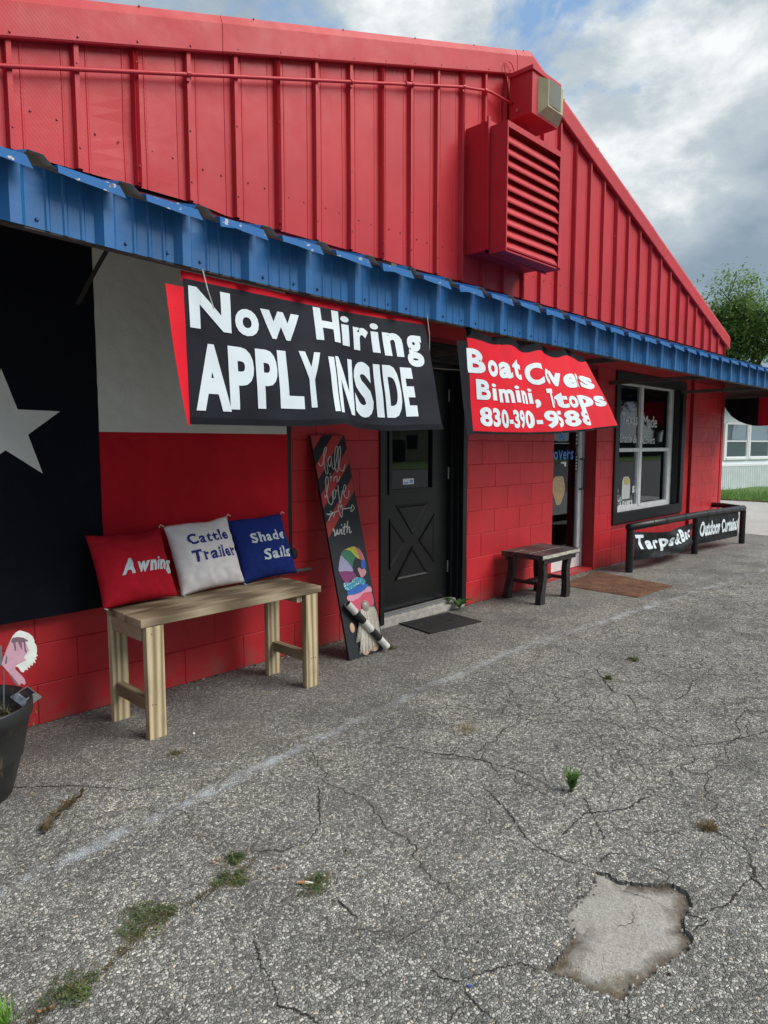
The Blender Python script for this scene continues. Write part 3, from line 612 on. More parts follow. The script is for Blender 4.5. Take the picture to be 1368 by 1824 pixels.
# loose grit and small bits on the asphalt
mb = MB(); r = random.Random(21)
for _ in range(1500):
    x = r.uniform(-4.3, 3.0); y = r.uniform(-3.1, -0.02); s_ = r.uniform(0.0014, 0.0042) * (1.6 if r.random() < .06 else 1)
    if x + 4.72 < 0.3 and y < -2.7: continue
    vs = [(x + s_ * dx * r.uniform(.7, 1.2), y + s_ * dy * r.uniform(.7, 1.2), 0.001 + s_ * dz) for dx, dy, dz in ((1, 0, .3), (0, 1, .3), (-1, 0, .3), (0, -1, .3), (0, 0, 1.1))]
    mb.add(vs, [(0, 1, 4), (1, 2, 4), (2, 3, 4), (3, 0, 4)], r.choice((0, 0, 0, 1)))
tag(obj('loose_grit', mb, ['concrete_pale', 'soil']), 'loose pale grit scattered over the asphalt', 'grit', kind='stuff')
mb = MB(); r = random.Random(22)
for _ in range(260):
    x = r.uniform(-4.0, 4.5); y = r.choice((r.uniform(-0.5, -0.02), r.uniform(-1.4, -.2), r.uniform(-2.9, -1.0))); a_ = r.uniform(0, 6.28); l_ = r.uniform(.008, .03)
    dx, dy = math.cos(a_) * l_, math.sin(a_) * l_; wx, wy = -math.sin(a_) * .0012, math.cos(a_) * .0012
    mb.add([(x - wx, y - wy, .0035), (x + wx, y + wy, .0035), (x + dx + wx, y + dy + wy, .0035 + r.uniform(0, .006)), (x + dx - wx, y + dy - wy, .0035)], [(0, 1, 2, 3)])
tag(obj('straw_bits', mb, 'dry_grass'), 'thin dry straw bits strewn over the asphalt', 'straw', kind='stuff')
mb = MB(); r = random.Random(23)
for i in range(420):   # ragged chips of mortar and grit along the foot of the wall
    x = r.uniform(-4.6, 6.2)
    if -1.0 < x < -.05: continue
    y = -0.004 - abs(r.gauss(0, .012)); s_ = r.uniform(.003, .010)
    mb.add([(x + s_ * a_ * r.uniform(.6, 1.3), y + s_ * b_ * r.uniform(.5, 1.2), max(0.0015, s_ * c_)) for a_, b_, c_ in ((1, 0, 0), (0, 1, .5), (-1, 0, 0), (0, -1, 0), (0, 0, .8))], [(0, 1, 4), (1, 2, 4), (2, 3, 4), (3, 0, 4)], 0 if r.random() < .5 else 1)
tag(obj('wall_foot_rubble', mb, ['concrete_pale', 'soil']), 'crumbled mortar chips along the foot of the red wall', 'rubble', kind='stuff')

# ================================================================== THE SHOP
shop = thing('shop_building', 'red painted shop with concrete block front and ribbed metal gable', 'building', (0.776, 3.0, 0))
c_ = 0.2032
XL, XR = -4.74, 6.30
def rake(x): return 4.366 + 0.3285 * x if x < 0.776 else 4.874 - 0.326 * x
OPEN = [(-1.089, -0.02, 0, 2.2), (1.4224, 2.33, 0, 2.2), (2.83, 4.74, 0.5, 2.2)]
# backing wall with real openings
mb = MB(); Y0, Y1 = 0.0045, 0.20
xs = sorted({XL, XR} | {o_[0] for o_ in OPEN} | {o_[1] for o_ in OPEN})
for i in range(len(xs) - 1):
    xm = (xs[i] + xs[i + 1]) / 2; op = [o_ for o_ in OPEN if o_[0] < xm < o_[1]]
    if not op: mb.box((xs[i], Y0, -.1), (xs[i + 1], Y1, 2.72))
    else:
        if op[0][2] > 0: mb.box((xs[i], Y0, -.1), (xs[i + 1], Y1, op[0][2]))
        mb.box((xs[i], Y0, op[0][3]), (xs[i + 1], Y1, 2.72))
obj('backing_wall', mb, 'mortar', shop)
# concrete blocks, each a part
_blk = {}
def block_mesh(wd, ht):
    k = (round(wd, 3), round(ht, 3))
    if k in _blk: return _blk[k]
    g = 0.0011; b = 0.0034; d = 0.0030; mb = MB()
    x0, x1, z0, z1 = g, wd - g, g, ht - g
    f = [(x0 + b, 0, z0 + b), (x1 - b, 0, z0 + b), (x1 - b, 0, z1 - b), (x0 + b, 0, z1 - b)]
    e = [(x0, d, z0), (x1, d, z0), (x1, d, z1), (x0, d, z1)]; q = [(x0, .03, z0), (x1, .03, z0), (x1, .03, z1), (x0, .03, z1)]
    mb.add(f + e + q, [(0, 1, 2, 3)] + [(4 + i, 4 + (i + 1) % 4, (i + 1) % 4, i) for i in range(4)] + [(8 + i, 8 + (i + 1) % 4, 4 + (i + 1) % 4, 4 + i) for i in range(4)])
    me = mb.mesh('block_%s' % len(_blk), 'painted_block'); _blk[k] = me; return me
r = random.Random(4); nb = 0; rest = MB()
def block(x0, x1, z0, z1, y, part):
    global nb
    yy = y + r.uniform(-.0009, .0009)
    if part and nb < 296:
        child('concrete_block', block_mesh(x1 - x0, z1 - z0), shop, Vector((x0, yy, z0)) - shop.location); nb += 1
    else:
        g = .0016; rest.box((x0 + g, yy, z0 + g), (x1 - g, yy + .025, z1 - g))
def course_blocks(xa, xb, phase, rows, z_top=99, part=lambda x, z: True, y=0.0):
    for k in rows:
        z0 = k * c_; z1 = min(z0 + c_, z_top); st = phase(k)
        x = xa
        j = math.floor((xa - st) / (2 * c_)); nxt = st + (j + 1) * 2 * c_
        while x < xb - .01:
            e = min(nxt, xb)
            if nxt > xb - .03: e = xb
            if e - x < .02: nxt += 2 * c_; continue
            block(x, e, z0, z1, y, part((x + e) / 2, z0)); x = e; nxt = e + 2 * c_ if abs(e - nxt) < 1e-6 else nxt + 2 * c_
phR = lambda k: 0.0 if k % 2 == 1 else c_
phL = lambda k: -0.35 * c_ if k % 2 == 1 else 0.65 * c_
R11 = range(0, 11); top_rows = range(11, 13)
vis = lambda x, z: x > -3.75 and not (-4.07 < x < -2.05 and z > 0.62)
course_blocks(XL, -1.089, phL, R11, part=vis)
course_blocks(-0.02, 1.4224, phR, R11)
course_blocks(2.33, 2.75, phR, R11)
course_blocks(2.75, 4.83, phR, [0, 1])
course_blocks(4.83, 5.055, phR, R11)
course_blocks(2.75, 4.83, phR, [11, 12], part=lambda x, z: False)
for (a_, b_) in ((XL, -1.089), (-1.089, -0.02), (-0.02, 1.4224), (1.4224, 2.33), (2.33, 2.75), (4.83, 5.055)): course_blocks(a_, b_, phR, top_rows, part=lambda x, z: False)
course_blocks(-1.089, -0.02, phR, [11], part=lambda x, z: False)
# the pilaster at the right corner: proud of the wall, laid with short odd blocks
px = MB(); px.box((5.06, -0.034, -.05), (6.30, .006, 2.6)); obj('corner_pilaster', px, 'mortar', shop)
rp = random.Random(8)
for k in R11:
    cuts = [5.06] + ([5.50, 5.86] if k % 2 == 0 else [5.27, 5.66, 6.02]) + [6.2]
    cuts = [cuts[0]] + [q + rp.uniform(-.02, .02) for q in cuts[1:-1]] + [cuts[-1]]
    for i in range(len(cuts) - 1): block(cuts[i], cuts[i + 1], k * c_, (k + 1) * c_, -0.040, True)
px = MB(); px.box((6.205, -0.048, 0), (6.30, -.034, 2.24)); obj('corner_trim', px, 'painted_siding', shop)
tag(obj('concrete_block', rest, 'painted_block', shop), kind='stuff')
# side and rear walls, roof
mb = MB(); mb.box((XL, .2, -.1), (XL + .2, 12, 2.75)); mb.box((XR - .2, .2, -.1), (XR, 12, 2.75)); mb.box((XL, 12, -.1), (XR, 12.2, 2.75)); obj('side_wall', mb, 'painted_block', shop)
mb = MB()
for sgn in (-1, 1):
    xe = XL - .12 if sgn < 0 else XR + .12; zr = rake(xe) + .185
    z0 = rake(0.776) + .185
    mb.add([(xe, -.02, zr), (.776, -.02, z0), (.776, 12.2, z0), (xe, 12.2, zr), (xe, -.02, zr - .05), (.776, -.02, z0 - .05), (.776, 12.2, z0 - .05), (xe, 12.2, zr - .05)], [(0, 1, 2, 3), (7, 6, 5, 4), (0, 4, 5, 1), (2, 6, 7, 3), (3, 7, 4, 0)])
obj('roof', mb, 'galvanised_grey', shop, fix=True)
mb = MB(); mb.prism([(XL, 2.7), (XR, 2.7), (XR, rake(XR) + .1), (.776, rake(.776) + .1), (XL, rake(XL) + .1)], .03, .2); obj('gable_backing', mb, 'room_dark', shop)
# ribbed siding sheets, three ribs each
RIB0 = .1349; PR = .3048
def rib_profile(x0, x1):
    """points (x, y) from x0 to x1 along the wall"""
    pts = []; k = math.floor((x0 - RIB0) / PR) - 1
    while RIB0 + k * PR < x1 + PR:
        c0 = RIB0 + k * PR
        for dx, dy in ((-.021, -.010), (-.0125, -.040), (.0105, -.040), (.019, -.010), (.050, -.010), (.054, -.013), (.060, -.013), (.064, -.010), (.236, -.010), (.240, -.013), (.246, -.013), (.250, -.010), (.2545, -.010)):
            pts.append((c0 + dx, dy))
        k += 1
    pts = [p for p in sorted(pts) if x0 < p[0] < x1]
    return [(x0, -.010)] + pts + [(x1, -.010)]
def dent(x, z):
    d = 0.0035 * nz(x * 1.9, z * 1.4, 3.0) + 0.0015 * nz(x * 6, z * 4, 8)
    d += 0.010 * math.exp(-((x + 2.98) ** 2 / .012 + (z - 2.98) ** 2 / .02)) - .006 * math.exp(-((x + 2.86) ** 2 / .006 + (z - 2.90) ** 2 / .03))
    return d
k = -16; si = 0
scr = MB()
def screw(mb, x, y, z, s=.006, mi=0):
    mb.add([(x + s * math.cos(t * math.pi / 3), y, z + s * math.sin(t * math.pi / 3)) for t in range(6)] + [(x + s * .55 * math.cos(t * math.pi / 3), y - s * .8, z + s * .55 * math.sin(t * math.pi / 3)) for t in range(6)],
           [(6, 7, 8, 9, 10, 11)] + [(t, (t + 1) % 6, 6 + (t + 1) % 6, 6 + t) for t in range(6)], mi)
sheets = []
while True:
    xa = RIB0 + k * PR - .012; xb = xa + 3 * PR
    if xa > XR: break
    a0 = max(xa, XL); b0 = min(xb + .02, XR + .02)
    if b0 > a0 + .05:
        pr = rib_profile(a0, b0); mb = MB(); nzs = 12; yo = -.0012 if si % 2 else 0
        vs = []; fs = []
        for x, y in pr:
            zt = rake(x) + .06; zb = 2.712 + (.02 if x < -2.5 else 0)
            for j in range(nzs + 1):
                z = zb + (zt - zb) * j / nzs; vs.append((x, y + yo + (dent(x, z) if y > -.03 else dent(x, z) * .6), z))
        for i in range(len(pr) - 1):
            for j in range(nzs): fs.append((i * (nzs + 1) + j, (i + 1) * (nzs + 1) + j, (i + 1) * (nzs + 1) + j + 1, i * (nzs + 1) + j + 1))
        mb.add(vs, fs)
        for j_ in range(4):     # closed rib ends
            c0 = RIB0 + (k + j_) * PR
            if a0 < c0 < b0 - .03: mb.add([(c0 - .021, -.010, 2.74), (c0 - .0125, -.040, 2.748), (c0 + .0105, -.040, 2.748), (c0 + .019, -.010, 2.74), (c0, -.012, 2.725)], [(0, 1, 2, 3), (0, 3, 4)])
        obj('siding_sheet', mb, 'painted_siding', shop); si += 1
    k += 3
for k in range(-16, 21):
    x = RIB0 + k * PR
    if not XL < x < XR: continue
    zt = rake(x); z = 2.80
    screw(scr, x, -.041, 2.83, .0055)
    if zt > 3.3: screw(scr, x, -.041, 3.10 + .12 * (k % 3), .005)
    for dx in (.09, .21):
        if x + dx < XR and rake(x + dx) > 2.98: screw(scr, x + dx, -.0115, 2.93 + (.0 if k % 2 else .008), .0062)
    screw(scr, x, -.064, zt + .02, .006)
tag(obj('siding_screw', scr, 'screw_metal', shop), kind='stuff')
# rake trim in lapped lengths
def rake_trim(xa, xb, dy=0.0, name='rake_trim'):
    mb = MB(); prof = [(-.018, .0), (-.056, -.004), (-.062, .004), (-.062, .150), (-.040, .200), (.02, .212), (.10, .214), (.10, .19)]
    n = max(2, int((xb - xa) / .25)); vs = []; fs = []
    for i in range(n + 1):
        x = xa + (xb - xa) * i / n; wob = .002 * nz(x * 2.2, 5)
        for y, z in prof: vs.append((x, y - dy + wob, rake(x) + z + wob))
    m_ = len(prof)
    for i in range(n):
        for j in range(m_ - 1): fs.append((i * m_ + j, (i + 1) * m_ + j, (i + 1) * m_ + j + 1, i * m_ + j + 1))
    fs += [tuple(range(m_)), tuple(n * m_ + j for j in range(m_))[::-1]]
    mb.add(vs, fs); return obj(name, mb, 'painted_siding', shop, fix=True)
rake_trim(XL - .1, -2.39); rake_trim(-2.405, .10, .003); rake_trim(.085, .56); rake_trim(.545, .776, .003); rake_trim(.776, 3.6, .003); rake_trim(3.59, XR + .06)
mb = MB()
for x in [-3.6 + .71 * i for i in range(14)]:
    if x < 6.2: screw(mb, x, -.046, rake(x) + .199, .006)
tag(obj('trim_rivet', mb, 'screw_metal', shop), kind='stuff')
# conduit
mb = MB(); pts = []
x = XL - .0
while x < -.20: pts.append((x, -.052, 4.178 + .3285 * (x + .204) - .002)); x += .25
pts += [(-.20, -.052, 4.178), (-.05, -.053, 4.215), (.06, -.055, 4.245), (.15, -.06, 4.262), (.25, -.07, 4.262), (.36, -.09, 4.25), (.42, -.11, 4.245)]
mb.tube(pts, .0105, 10); obj('conduit', mb, 'painted_siding', shop, smooth=True)
mb = MB()
for x in (-2.62, -1.40, -.185):
    z = 4.178 + .3285 * (x + .204); mb.tube([(x - .012, -.052, z - .004), (x + .012, -.052, z + .004)], .0145, 10); mb.box((x - .01, -.05, z - .035), (x + .01, -.040, z - .010))
for x in (-.83,):
    z = 4.178 + .3285 * (x + .204); mb.tube([(x - .03, -.052, z - .010), (x + .03, -.052, z + .010)], .014, 10); mb.tube([(x - .04, -.052, z - .013), (x - .028, -.052, z - .010)], .018, 10); mb.tube([(x + .028, -.052, z + .01), (x + .04, -.052, z + .013)], .018, 10)
mb.tube([(.085, -.056, 4.250), (.115, -.058, 4.258)], .017, 10)
obj('conduit_coupling', mb, 'painted_siding', shop, smooth=False)

# louvered vent hood
vent = thing('louvered_vent', 'boxy red louvered vent hood on the gable under the wall light', 'vent', (.32, 0, 3.4))
VX0, VX1 = -.10, .755
mb = MB()
mb.box((VX0, -.245, 2.925), (VX1 - .01, -.012, 3.905)); obj('duct_box', mb, 'painted_siding', vent)
mb = MB(); mb.box((VX0 - .02, -.247, 2.905), (VX0 + .006, -.232, 3.93)); mb.box((VX0 - .02, -.247, 2.905), (VX1 + .03, -.232, 2.924)); mb.box((VX0 - .02, -.0165, 2.93), (VX0 - .001, -.0115, 3.95)); mb.box((VX0 + .03, -.262, 2.885), (VX1 + .02, -.246, 2.903))
obj('mounting_flange', mb, 'painted_siding', vent)
mb = MB(); t = .012; FY0, FY1 = -.405, -.247; Z0, Z1 = 2.895, 3.86
mb.box((VX0 + .01, FY0, Z0), (VX0 + .01 + t, FY1, Z1)); mb.box((VX1 - t, FY0, Z0), (VX1, FY1, Z1)); mb.box((VX0 + .022, FY0, Z1 - .02), (VX1 - t, FY1, Z1)); mb.box((VX0 + .022, FY0 + .01, Z0), (VX1 - t, FY1, Z0 + .012))
mb.box((VX1 - .05, FY0 - .001, Z0 + .012), (VX1 - t, FY0 + .005, Z1 - .02)); mb.box((VX0 + .022, FY0 - .001, Z1 - .045), (VX1 - .05, FY0 + .006, Z1 - .02))
obj('louver_frame', mb, 'painted_siding', vent)
mb = MB(); mb.box((VX0 + .03, FY1 - .02, Z0 + .02), (VX1 - .02, FY1 - .01, Z1 - .02)); obj('vent_back', mb, 'painted_siding', vent)
ns = 10
for i in range(ns):
    zc = Z0 + .02 + (Z1 - .07 - Z0 - .02) * (i) / (ns); hh = (Z1 - .07 - Z0) / ns
    mb = MB(); xa, xb = VX0 + .024, VX1 - .052
    # blade: lip at the bottom front, face sloping back and up
    pr = [(FY0 + .004, zc + .0), (FY0 + .002, zc + .012), (FY0 + .006, zc + .016), (FY0 + .046, zc + hh * .95), (FY0 + .070, zc + hh * .99), (FY0 + .071, zc + hh * .97), (FY0 + .048, zc + hh * .93), (FY0 + .009, zc + .012), (FY0 + .008, zc)]
    n = len(pr); mb.add([(xa, y, z) for y, z in pr] + [(xb, y, z) for y, z in pr], [tuple(range(n)), tuple(range(2 * n - 1, n - 1, -1))] + [(j, (j + 1) % n, n + (j + 1) % n, n + j) for j in range(n)])
    obj('slat', mb, 'painted_siding', vent, fix=True)
mb = MB()
for z in (3.1, 3.35, 3.6, 3.8): screw(mb, VX0 - .007, -.249, z, .006)
for x in (.0, .2, .45, .68): screw(mb, x, -.264, 2.894, .006)
tag(obj('vent_screw', mb, 'screw_metal', vent), kind='stuff')

# wall light
wl = thing('wall_light', 'square flood light in red box near the gable peak', 'light', (.62, -.1, 4.3))
mb = MB(); mb.box((.42, -.295, 4.115), (.835, -.07, 4.475), bev=.006); obj('housing', mb, 'painted_siding', wl)
mb = MB(); mb.box((.40, -.31, 4.45), (.855, -.07, 4.482)); obj('housing_cap', mb, 'painted_siding', wl)
mb = MB(); x0, x1, z0, z1 = .505, .845, 4.135, 4.43; yb, yf = -.296, -.365
pl = [(x0, yb, z0), (x1, yb, z0), (x1, yb, z1), (x0, yb, z1), (x0 + .05, yf, z0 + .055), (x1 - .05, yf, z0 + .055), (x1 - .05, yf, z1 - .03), (x0 + .05, yf, z1 - .03)]
mb.add(pl, [(0, 1, 5, 4), (1, 2, 6, 5), (2, 3, 7, 6), (3, 0, 4, 7), (4, 5, 6, 7)]); obj('lens', mb, 'lens_plastic', wl, fix=True)
mb = MB(); mb.grid(lambda u, v: (x0 + .062 + (x1 - x0 - .150) * u, yf - .0015 - .004 * math.sin(math.pi * u), z0 + .07 + .20 * v), 6, 2); obj('lens_window', mb, 'lens_dark', wl, smooth=True)
mb = MB(); mb.tube([(.50, -.072, 4.47), (.46, -.085, 4.54), (.42, -.085, 4.575), (.36, -.082, 4.575), (.33, -.08, 4.52), (.35, -.078, 4.46), (.37, -.075, 4.43)], .004, 6); obj('wire', mb, 'painted_siding', wl, smooth=True)
mb = MB(); mb.tube([(.415, -.16, 4.17), (.40, -.16, 4.17)], .012, 8); obj('bolt', mb, 'knob_metal', wl)

# ------------------------------------------------------------------ awning
aw = thing('awning', 'long blue ribbed metal awning with flaking paint over the shop front', 'awning', (0, -1.07, 2.1))
def awz(x):
    P_ = [(-4.8, .075), (-3.85, .040), (-3.54, .024), (-2.93, .010), (-2.3, .008), (-1.4, .006), (.7, -.004), (2.9, -.004), (4.6, .008), (6.5, .012)]
    for (a_, b_), (c0, d0) in zip(P_, P_[1:]):
        if x <= c0: return b_ + (d0 - b_) * (x - a_) / (c0 - a_)
    return .012
AX0, AX1, AR = -4.80, 6.42, -3.853
def aw_profile(x0, x1, rd, mr=True):
    pts = []; k = math.floor((x0 - AR) / PR) - 1
    while AR + k * PR < x1 + PR:
        c0 = AR + k * PR       # right edge of a rib
        P_ = [(-.078, 0), (-.056, -rd), (-.020, -rd), (0, 0)]
        if mr: P_ += [(.060, 0), (.066, -.004), (.074, -.004), (.080, 0), (.118, 0), (.124, -.004), (.132, -.004), (.138, 0), (.176, 0), (.182, -.004), (.190, -.004), (.196, 0)]
        pts += [(c0 + a_, b_) for a_, b_ in P_]; k += 1
    pts = [p for p in pts if x0 < p[0] < x1]; return [(x0, 0)] + pts + [(x1, 0)]
k = -4; fsc = MB()
while True:
    xa = AR + k * PR + .02; xb = xa + 3 * PR
    if xa > AX1: break
    a0, b0 = max(xa, AX0), min(xb + .012, AX1)
    if b0 > a0 + .03:
        pr = aw_profile(a0, b0, .028); vs = []; fs = []; m_ = 3
        for x, y in pr:
            zb = 2.065 + awz(x) - (.008 if y < -.02 else 0)
            for j in range(m_ + 1): vs.append((x, -1.07 + y + .003 * nz(x * 3, j) * (j > 0) - (.0012 if k % 2 else 0), zb + (2.264 + awz(x) - zb) * j / m_))
        for i in range(len(pr) - 1):
            for j in range(m_): fs.append((i * (m_ + 1) + j, (i + 1) * (m_ + 1) + j, (i + 1) * (m_ + 1) + j + 1, i * (m_ + 1) + j + 1))
        mb = MB(); mb.add(vs, fs); obj('fascia_sheet', mb, 'blue_paint', aw)
    k += 3
for k in range(-3, 34):
    x = AR + k * PR
    if x < AX1 - .25 and x > AX0:
        screw(fsc, x + .035, -1.072, 2.092 + awz(x), .0075)
        if k % 2: screw(fsc, x + .20, -1.072, 2.092 + awz(x), .0075)
tag(obj('fascia_screw', fsc, 'screw_blue', aw), kind='stuff')
# roof sheets, their pan ends hammered down into lips
RS = AR + .075
def roof_sheet(xa, xb, odd):
    pts = []; k = math.floor((xa - RS) / PR) - 1
    while RS + k * PR < xb + PR:
        c0 = RS + k * PR       # left end of a pan; pan 0..0.205, rib beyond
        pts += [(c0, 0, 0), (c0 + .07, 0, 0), (c0 + .14, 0, 0), (c0 + .208, 0, 0), (c0 + .2085, .001, 1), (c0 + .228, .026, 1), (c0 + .276, .026, 1), (c0 + .3040, .001, 1)]; k += 1
    pts = [p for p in pts if xa < p[0] < xb]
    pts = [(xa, 0, 0)] + pts + [(xb, 0, 0)]
    vs = []; fs = []; rows = []
    nY = 3
    for x, z, rb in pts:
        zz = 2.264 + awz(x); jit_ = .003 * nz(x * 11, 2)
        col = []
        for j in range(nY + 1):
            t = j / nY; col.append((x, -.012 - 1.100 * t, 2.60 + (zz - 2.60) * t + z + (.0015 if odd else 0)))
        if rb: col.append((x, -1.120, zz + z)); col.append((x, -1.1205, zz + z - .0005))
        else:
            u_ = ((x - RS) % PR) / .208; dr = .030 + .014 * min(1, u_) + jit_ + .004 * nz(x * 40, 1)
            col.append((x + .004, -1.150, zz - .004)); col.append((x + .002 + (.02 if u_ > .95 and u_ < 1.1 else 0), -1.159, zz - dr))
        rows.append(col)
    m_ = len(rows[0]); vs = [p for c0 in rows for p in c0]
    for i in range(len(rows) - 1):
        for j in range(m_ - 1):
            fs.append((i * m_ + j, i * m_ + j + 1, (i + 1) * m_ + j + 1, (i + 1) * m_ + j))
    mb = MB(); mb.add(vs, fs); return obj('roof_sheet', mb, 'flaking_blue_paint', aw)
k = -4; odd = 0
while True:
    xa = RS + k * PR + .10; xb = xa + 3 * PR
    if xa > AX1: break
    a0, b0 = max(xa, AX0), min(xb + .015, AX1)
    if b0 > a0 + .03: roof_sheet(a0, b0, odd)
    odd = 1 - odd; k += 3
# framing below the sheets
mb = MB()
x = AX0
while x < AX1 - .01:
    x2 = min(x + .5, AX1); z = 2.06 + awz(x); z2 = 2.06 + awz(x2)
    mb.add([(x, -1.068, z), (x2, -1.068, z2), (x2, -1.030, z2), (x, -1.030, z), (x, -1.068, z + .006), (x2, -1.068, z2 + .006), (x2, -1.030, z2 + .006), (x, -1.030, z + .006)], [(0, 3, 2, 1), (4, 5, 6, 7), (0, 1, 5, 4), (2, 3, 7, 6)]); x = x2
obj('edge_angle', mb, 'beam_steel', aw)
for x in (-4.70, -2.05, -.62, .60, 2.60, 4.70, 6.36):
    mb = MB(); z = 2.075 + awz(x); mb.box((x - .014, -1.04, z - .02), (x + .014, .0, z + .02)); obj('cross_brace', mb, 'beam_steel', aw)
    mb = MB(); mb.add([(x - .02, -1.04, z + .21), (x + .02, -1.04, z + .21), (x + .02, -.01, z + .48), (x - .02, -.01, z + .48), (x - .02, -1.04, z + .24), (x + .02, -1.04, z + .24), (x + .02, -.01, z + .51), (x - .02, -.01, z + .51)], [(0, 1, 2, 3), (4, 5, 6, 7), (0, 1, 5, 4), (1, 2, 6, 5), (2, 3, 7, 6), (3, 0, 4, 7)]); obj('rafter', mb, 'beam_steel', aw, fix=True)
mb = MB()   # closed end of the awning past the corner
mb.add([(6.41, -1.07, 2.07), (6.41, -.0, 2.07), (6.41, 0, 2.60), (6.41, -1.07, 2.264)], [(0, 1, 2, 3)]); obj('end_panel', mb, 'dull_soffit', aw)
# black strap hanging by the flag
st = MB(); 
P_ = [(-3.5, -.90, 2.135), (-3.505, -.83, 2.09), (-3.51, -.74, 2.03), (-3.515, -.665, 1.975), (-3.52, -.64, 1.955), (-3.535, -.66, 1.945)]
for k in range(len(P_) - 1):
    a_, b_ = Vector(P_[k]), Vector(P_[k + 1]); wd = Vector((.012, .0, .004)); st.add([a_ - wd, a_ + wd, b_ + wd, b_ - wd], [(0, 1, 2, 3)])
tag(obj('strap', st, 'black_strap', at=(-3.5, -.9, 2.13)), 'short black strap dangling from the awning in front of the star flag', 'strap')

# ------------------------------------------------------------------ black door, set back in its opening
mb = MB(); mb.box((-.078, -.012, 0.03), (-.022, .03, 2.04), bev=.004); mb.box((-.10, .03, .03), (-.022, .075, 2.04)); mb.box((-.13, .075, .03), (-.022, .2, 2.04))
mb.box((-1.087, -.012, .03), (-1.045, .03, 2.04), bev=.004); mb.box((-1.087, .03, .03), (-1.035, .2, 2.04)); mb.box((-1.087, .06, 1.995), (-.022, .2, 2.04))
obj('door_frame', mb, 'black_paint', shop)
tr_ = MB(); tr_.box((-1.087, .012, 2.042), (-.022, .05, 2.198))
for i in range(5): tr_.box((-1.08, .002, 2.05 + i * .029), (-.03, .012, 2.072 + i * .029))
obj('transom_panel', tr_, 'black_paint', shop)
dY = .115
door = bpy.data.objects.new('door', None); COL.objects.link(door); door.parent = shop; door.location = Vector((-.62, dY, 0)) - shop.location
dx0, dx1, dz0, dz1 = -1.035, -.135, .085, 1.99
gx0, gx1, gz0, gz1 = -.840, -.345, 1.035, 1.84
mb = MB()
for a_, b_ in (((dx0, dY, dz0), (gx0, dY + .04, dz1)), ((gx1, dY, dz0), (dx1, dY + .04, dz1)), ((gx0, dY, dz0), (gx1, dY + .04, gz0)), ((gx0, dY, gz1), (gx1, dY + .04, dz1))): mb.box(a_, b_)
mb.box((dx0, dY - .006, .085), (dx1, dY - .0005, .155))
def raised(poly):
    """raised moulding round a recessed panel, in door x-z"""
    n = len(poly); cx0 = sum(p[0] for p in poly) / n; cz0 = sum(p[1] for p in poly) / n
    def sc(k): return [(cx0 + (x - cx0) * k, cz0 + (z - cz0) * k) for x, z in poly]
    R_ = [(1.0, -.0005), (.94, -.011), (.88, -.011), (.74, -.002), (.70, -.0015)]; vs = []
    for k_, y in R_: vs += [(x, dY + y, z) for x, z in sc(k_)]
    fs = [(i * n + j, i * n + (j + 1) % n, (i + 1) * n + (j + 1) % n, (i + 1) * n + j) for i in range(len(R_) - 1) for j in range(n)] + [tuple((len(R_) - 1) * n + j for j in range(n))]
    q = MB(); q.add(vs, fs); obj('door_panel', q, 'black_gloss', door, fix=True)
raised([(-.79, .915), (-.385, .915), (-.588, .665)][::1]); raised([(-.80, .315), (-.375, .315), (-.588, .575)])
raised([(-.858, .815), (-.858, .405), (-.665, .612)]); raised([(-.315, .815), (-.315, .405), (-.512, .612)])
obj('door_leaf', mb, 'black_gloss', door)
mb = MB()
for a_, b_ in (((gx0 - .03, dY - .012, gz0 - .03), (gx0 + .005, dY + .0, gz1 + .03)), ((gx1 - .005, dY - .012, gz0 - .03), (gx1 + .03, dY, gz1 + .03)), ((gx0 + .005, dY - .012, gz0 - .03), (gx1 - .005, dY, gz0 + .005)), ((gx0 + .005, dY - .012, gz1 - .005), (gx1 - .005, dY, gz1 + .03))): mb.box(a_, b_)
obj('window_moulding', mb, 'black_gloss', door)
mb = MB(); mb.box((gx0, dY + .012, gz0), (gx1, dY + .018, gz1)); obj('door_pane', mb, 'dark_glass', door)
mb = MB(); mb.box((-.69, dY + .0085, 1.075), (-.56, dY + .0105, 1.12)); obj('sticker', mb, 'white_vinyl', door)
mb = MB(); mb.box((-.68, dY + .0065, 1.083), (-.625, dY + .0083, 1.093)); mb.box((-.605, dY + .0065, 1.083), (-.575, dY + .0083, 1.110)); obj('sticker_print', mb, 'sticker_blue', door)
mb = MB(); q = MB(); q.lathe([(.0005, 0), (.019, 0), (.027, .006), (.030, .018), (.026, .03), (.020, .034), (.012, .03), (.0005, .028)], 20)
mb.add([(-1.000 + v[0], dY - v[2], .928 + v[1]) for v in q.v], q.f); obj('knob', mb, 'knob_metal', door, smooth=True)
mb = MB()
for z in (.35, 1.15, 1.8): mb.tube([(dx1 + .006, dY - .006, z - .05), (dx1 + .006, dY - .006, z + .05)], .007, 8)
obj('hinge', mb, 'grey_aluminium', door)
mb = MB(); mb.box((-1.085, .002, .0), (-.024, .2, .045)); mb.box((-1.085, .040, .045), (-.10, .2, .075)); obj('door_threshold', mb, 'concrete_pale', shop)
mb = MB(); mb.box((-1.04, .030, .077), (-.13, .075, .086)); obj('threshold_plate', mb, 'grey_aluminium', shop)
mb = MB(); mb.tube([(-1.0 + .1 * i, .0, 2.005 - .012 * math.sin(math.pi * i / 9)) for i in range(10)], .003, 5); obj('door_chain', mb, 'grey_aluminium', shop)

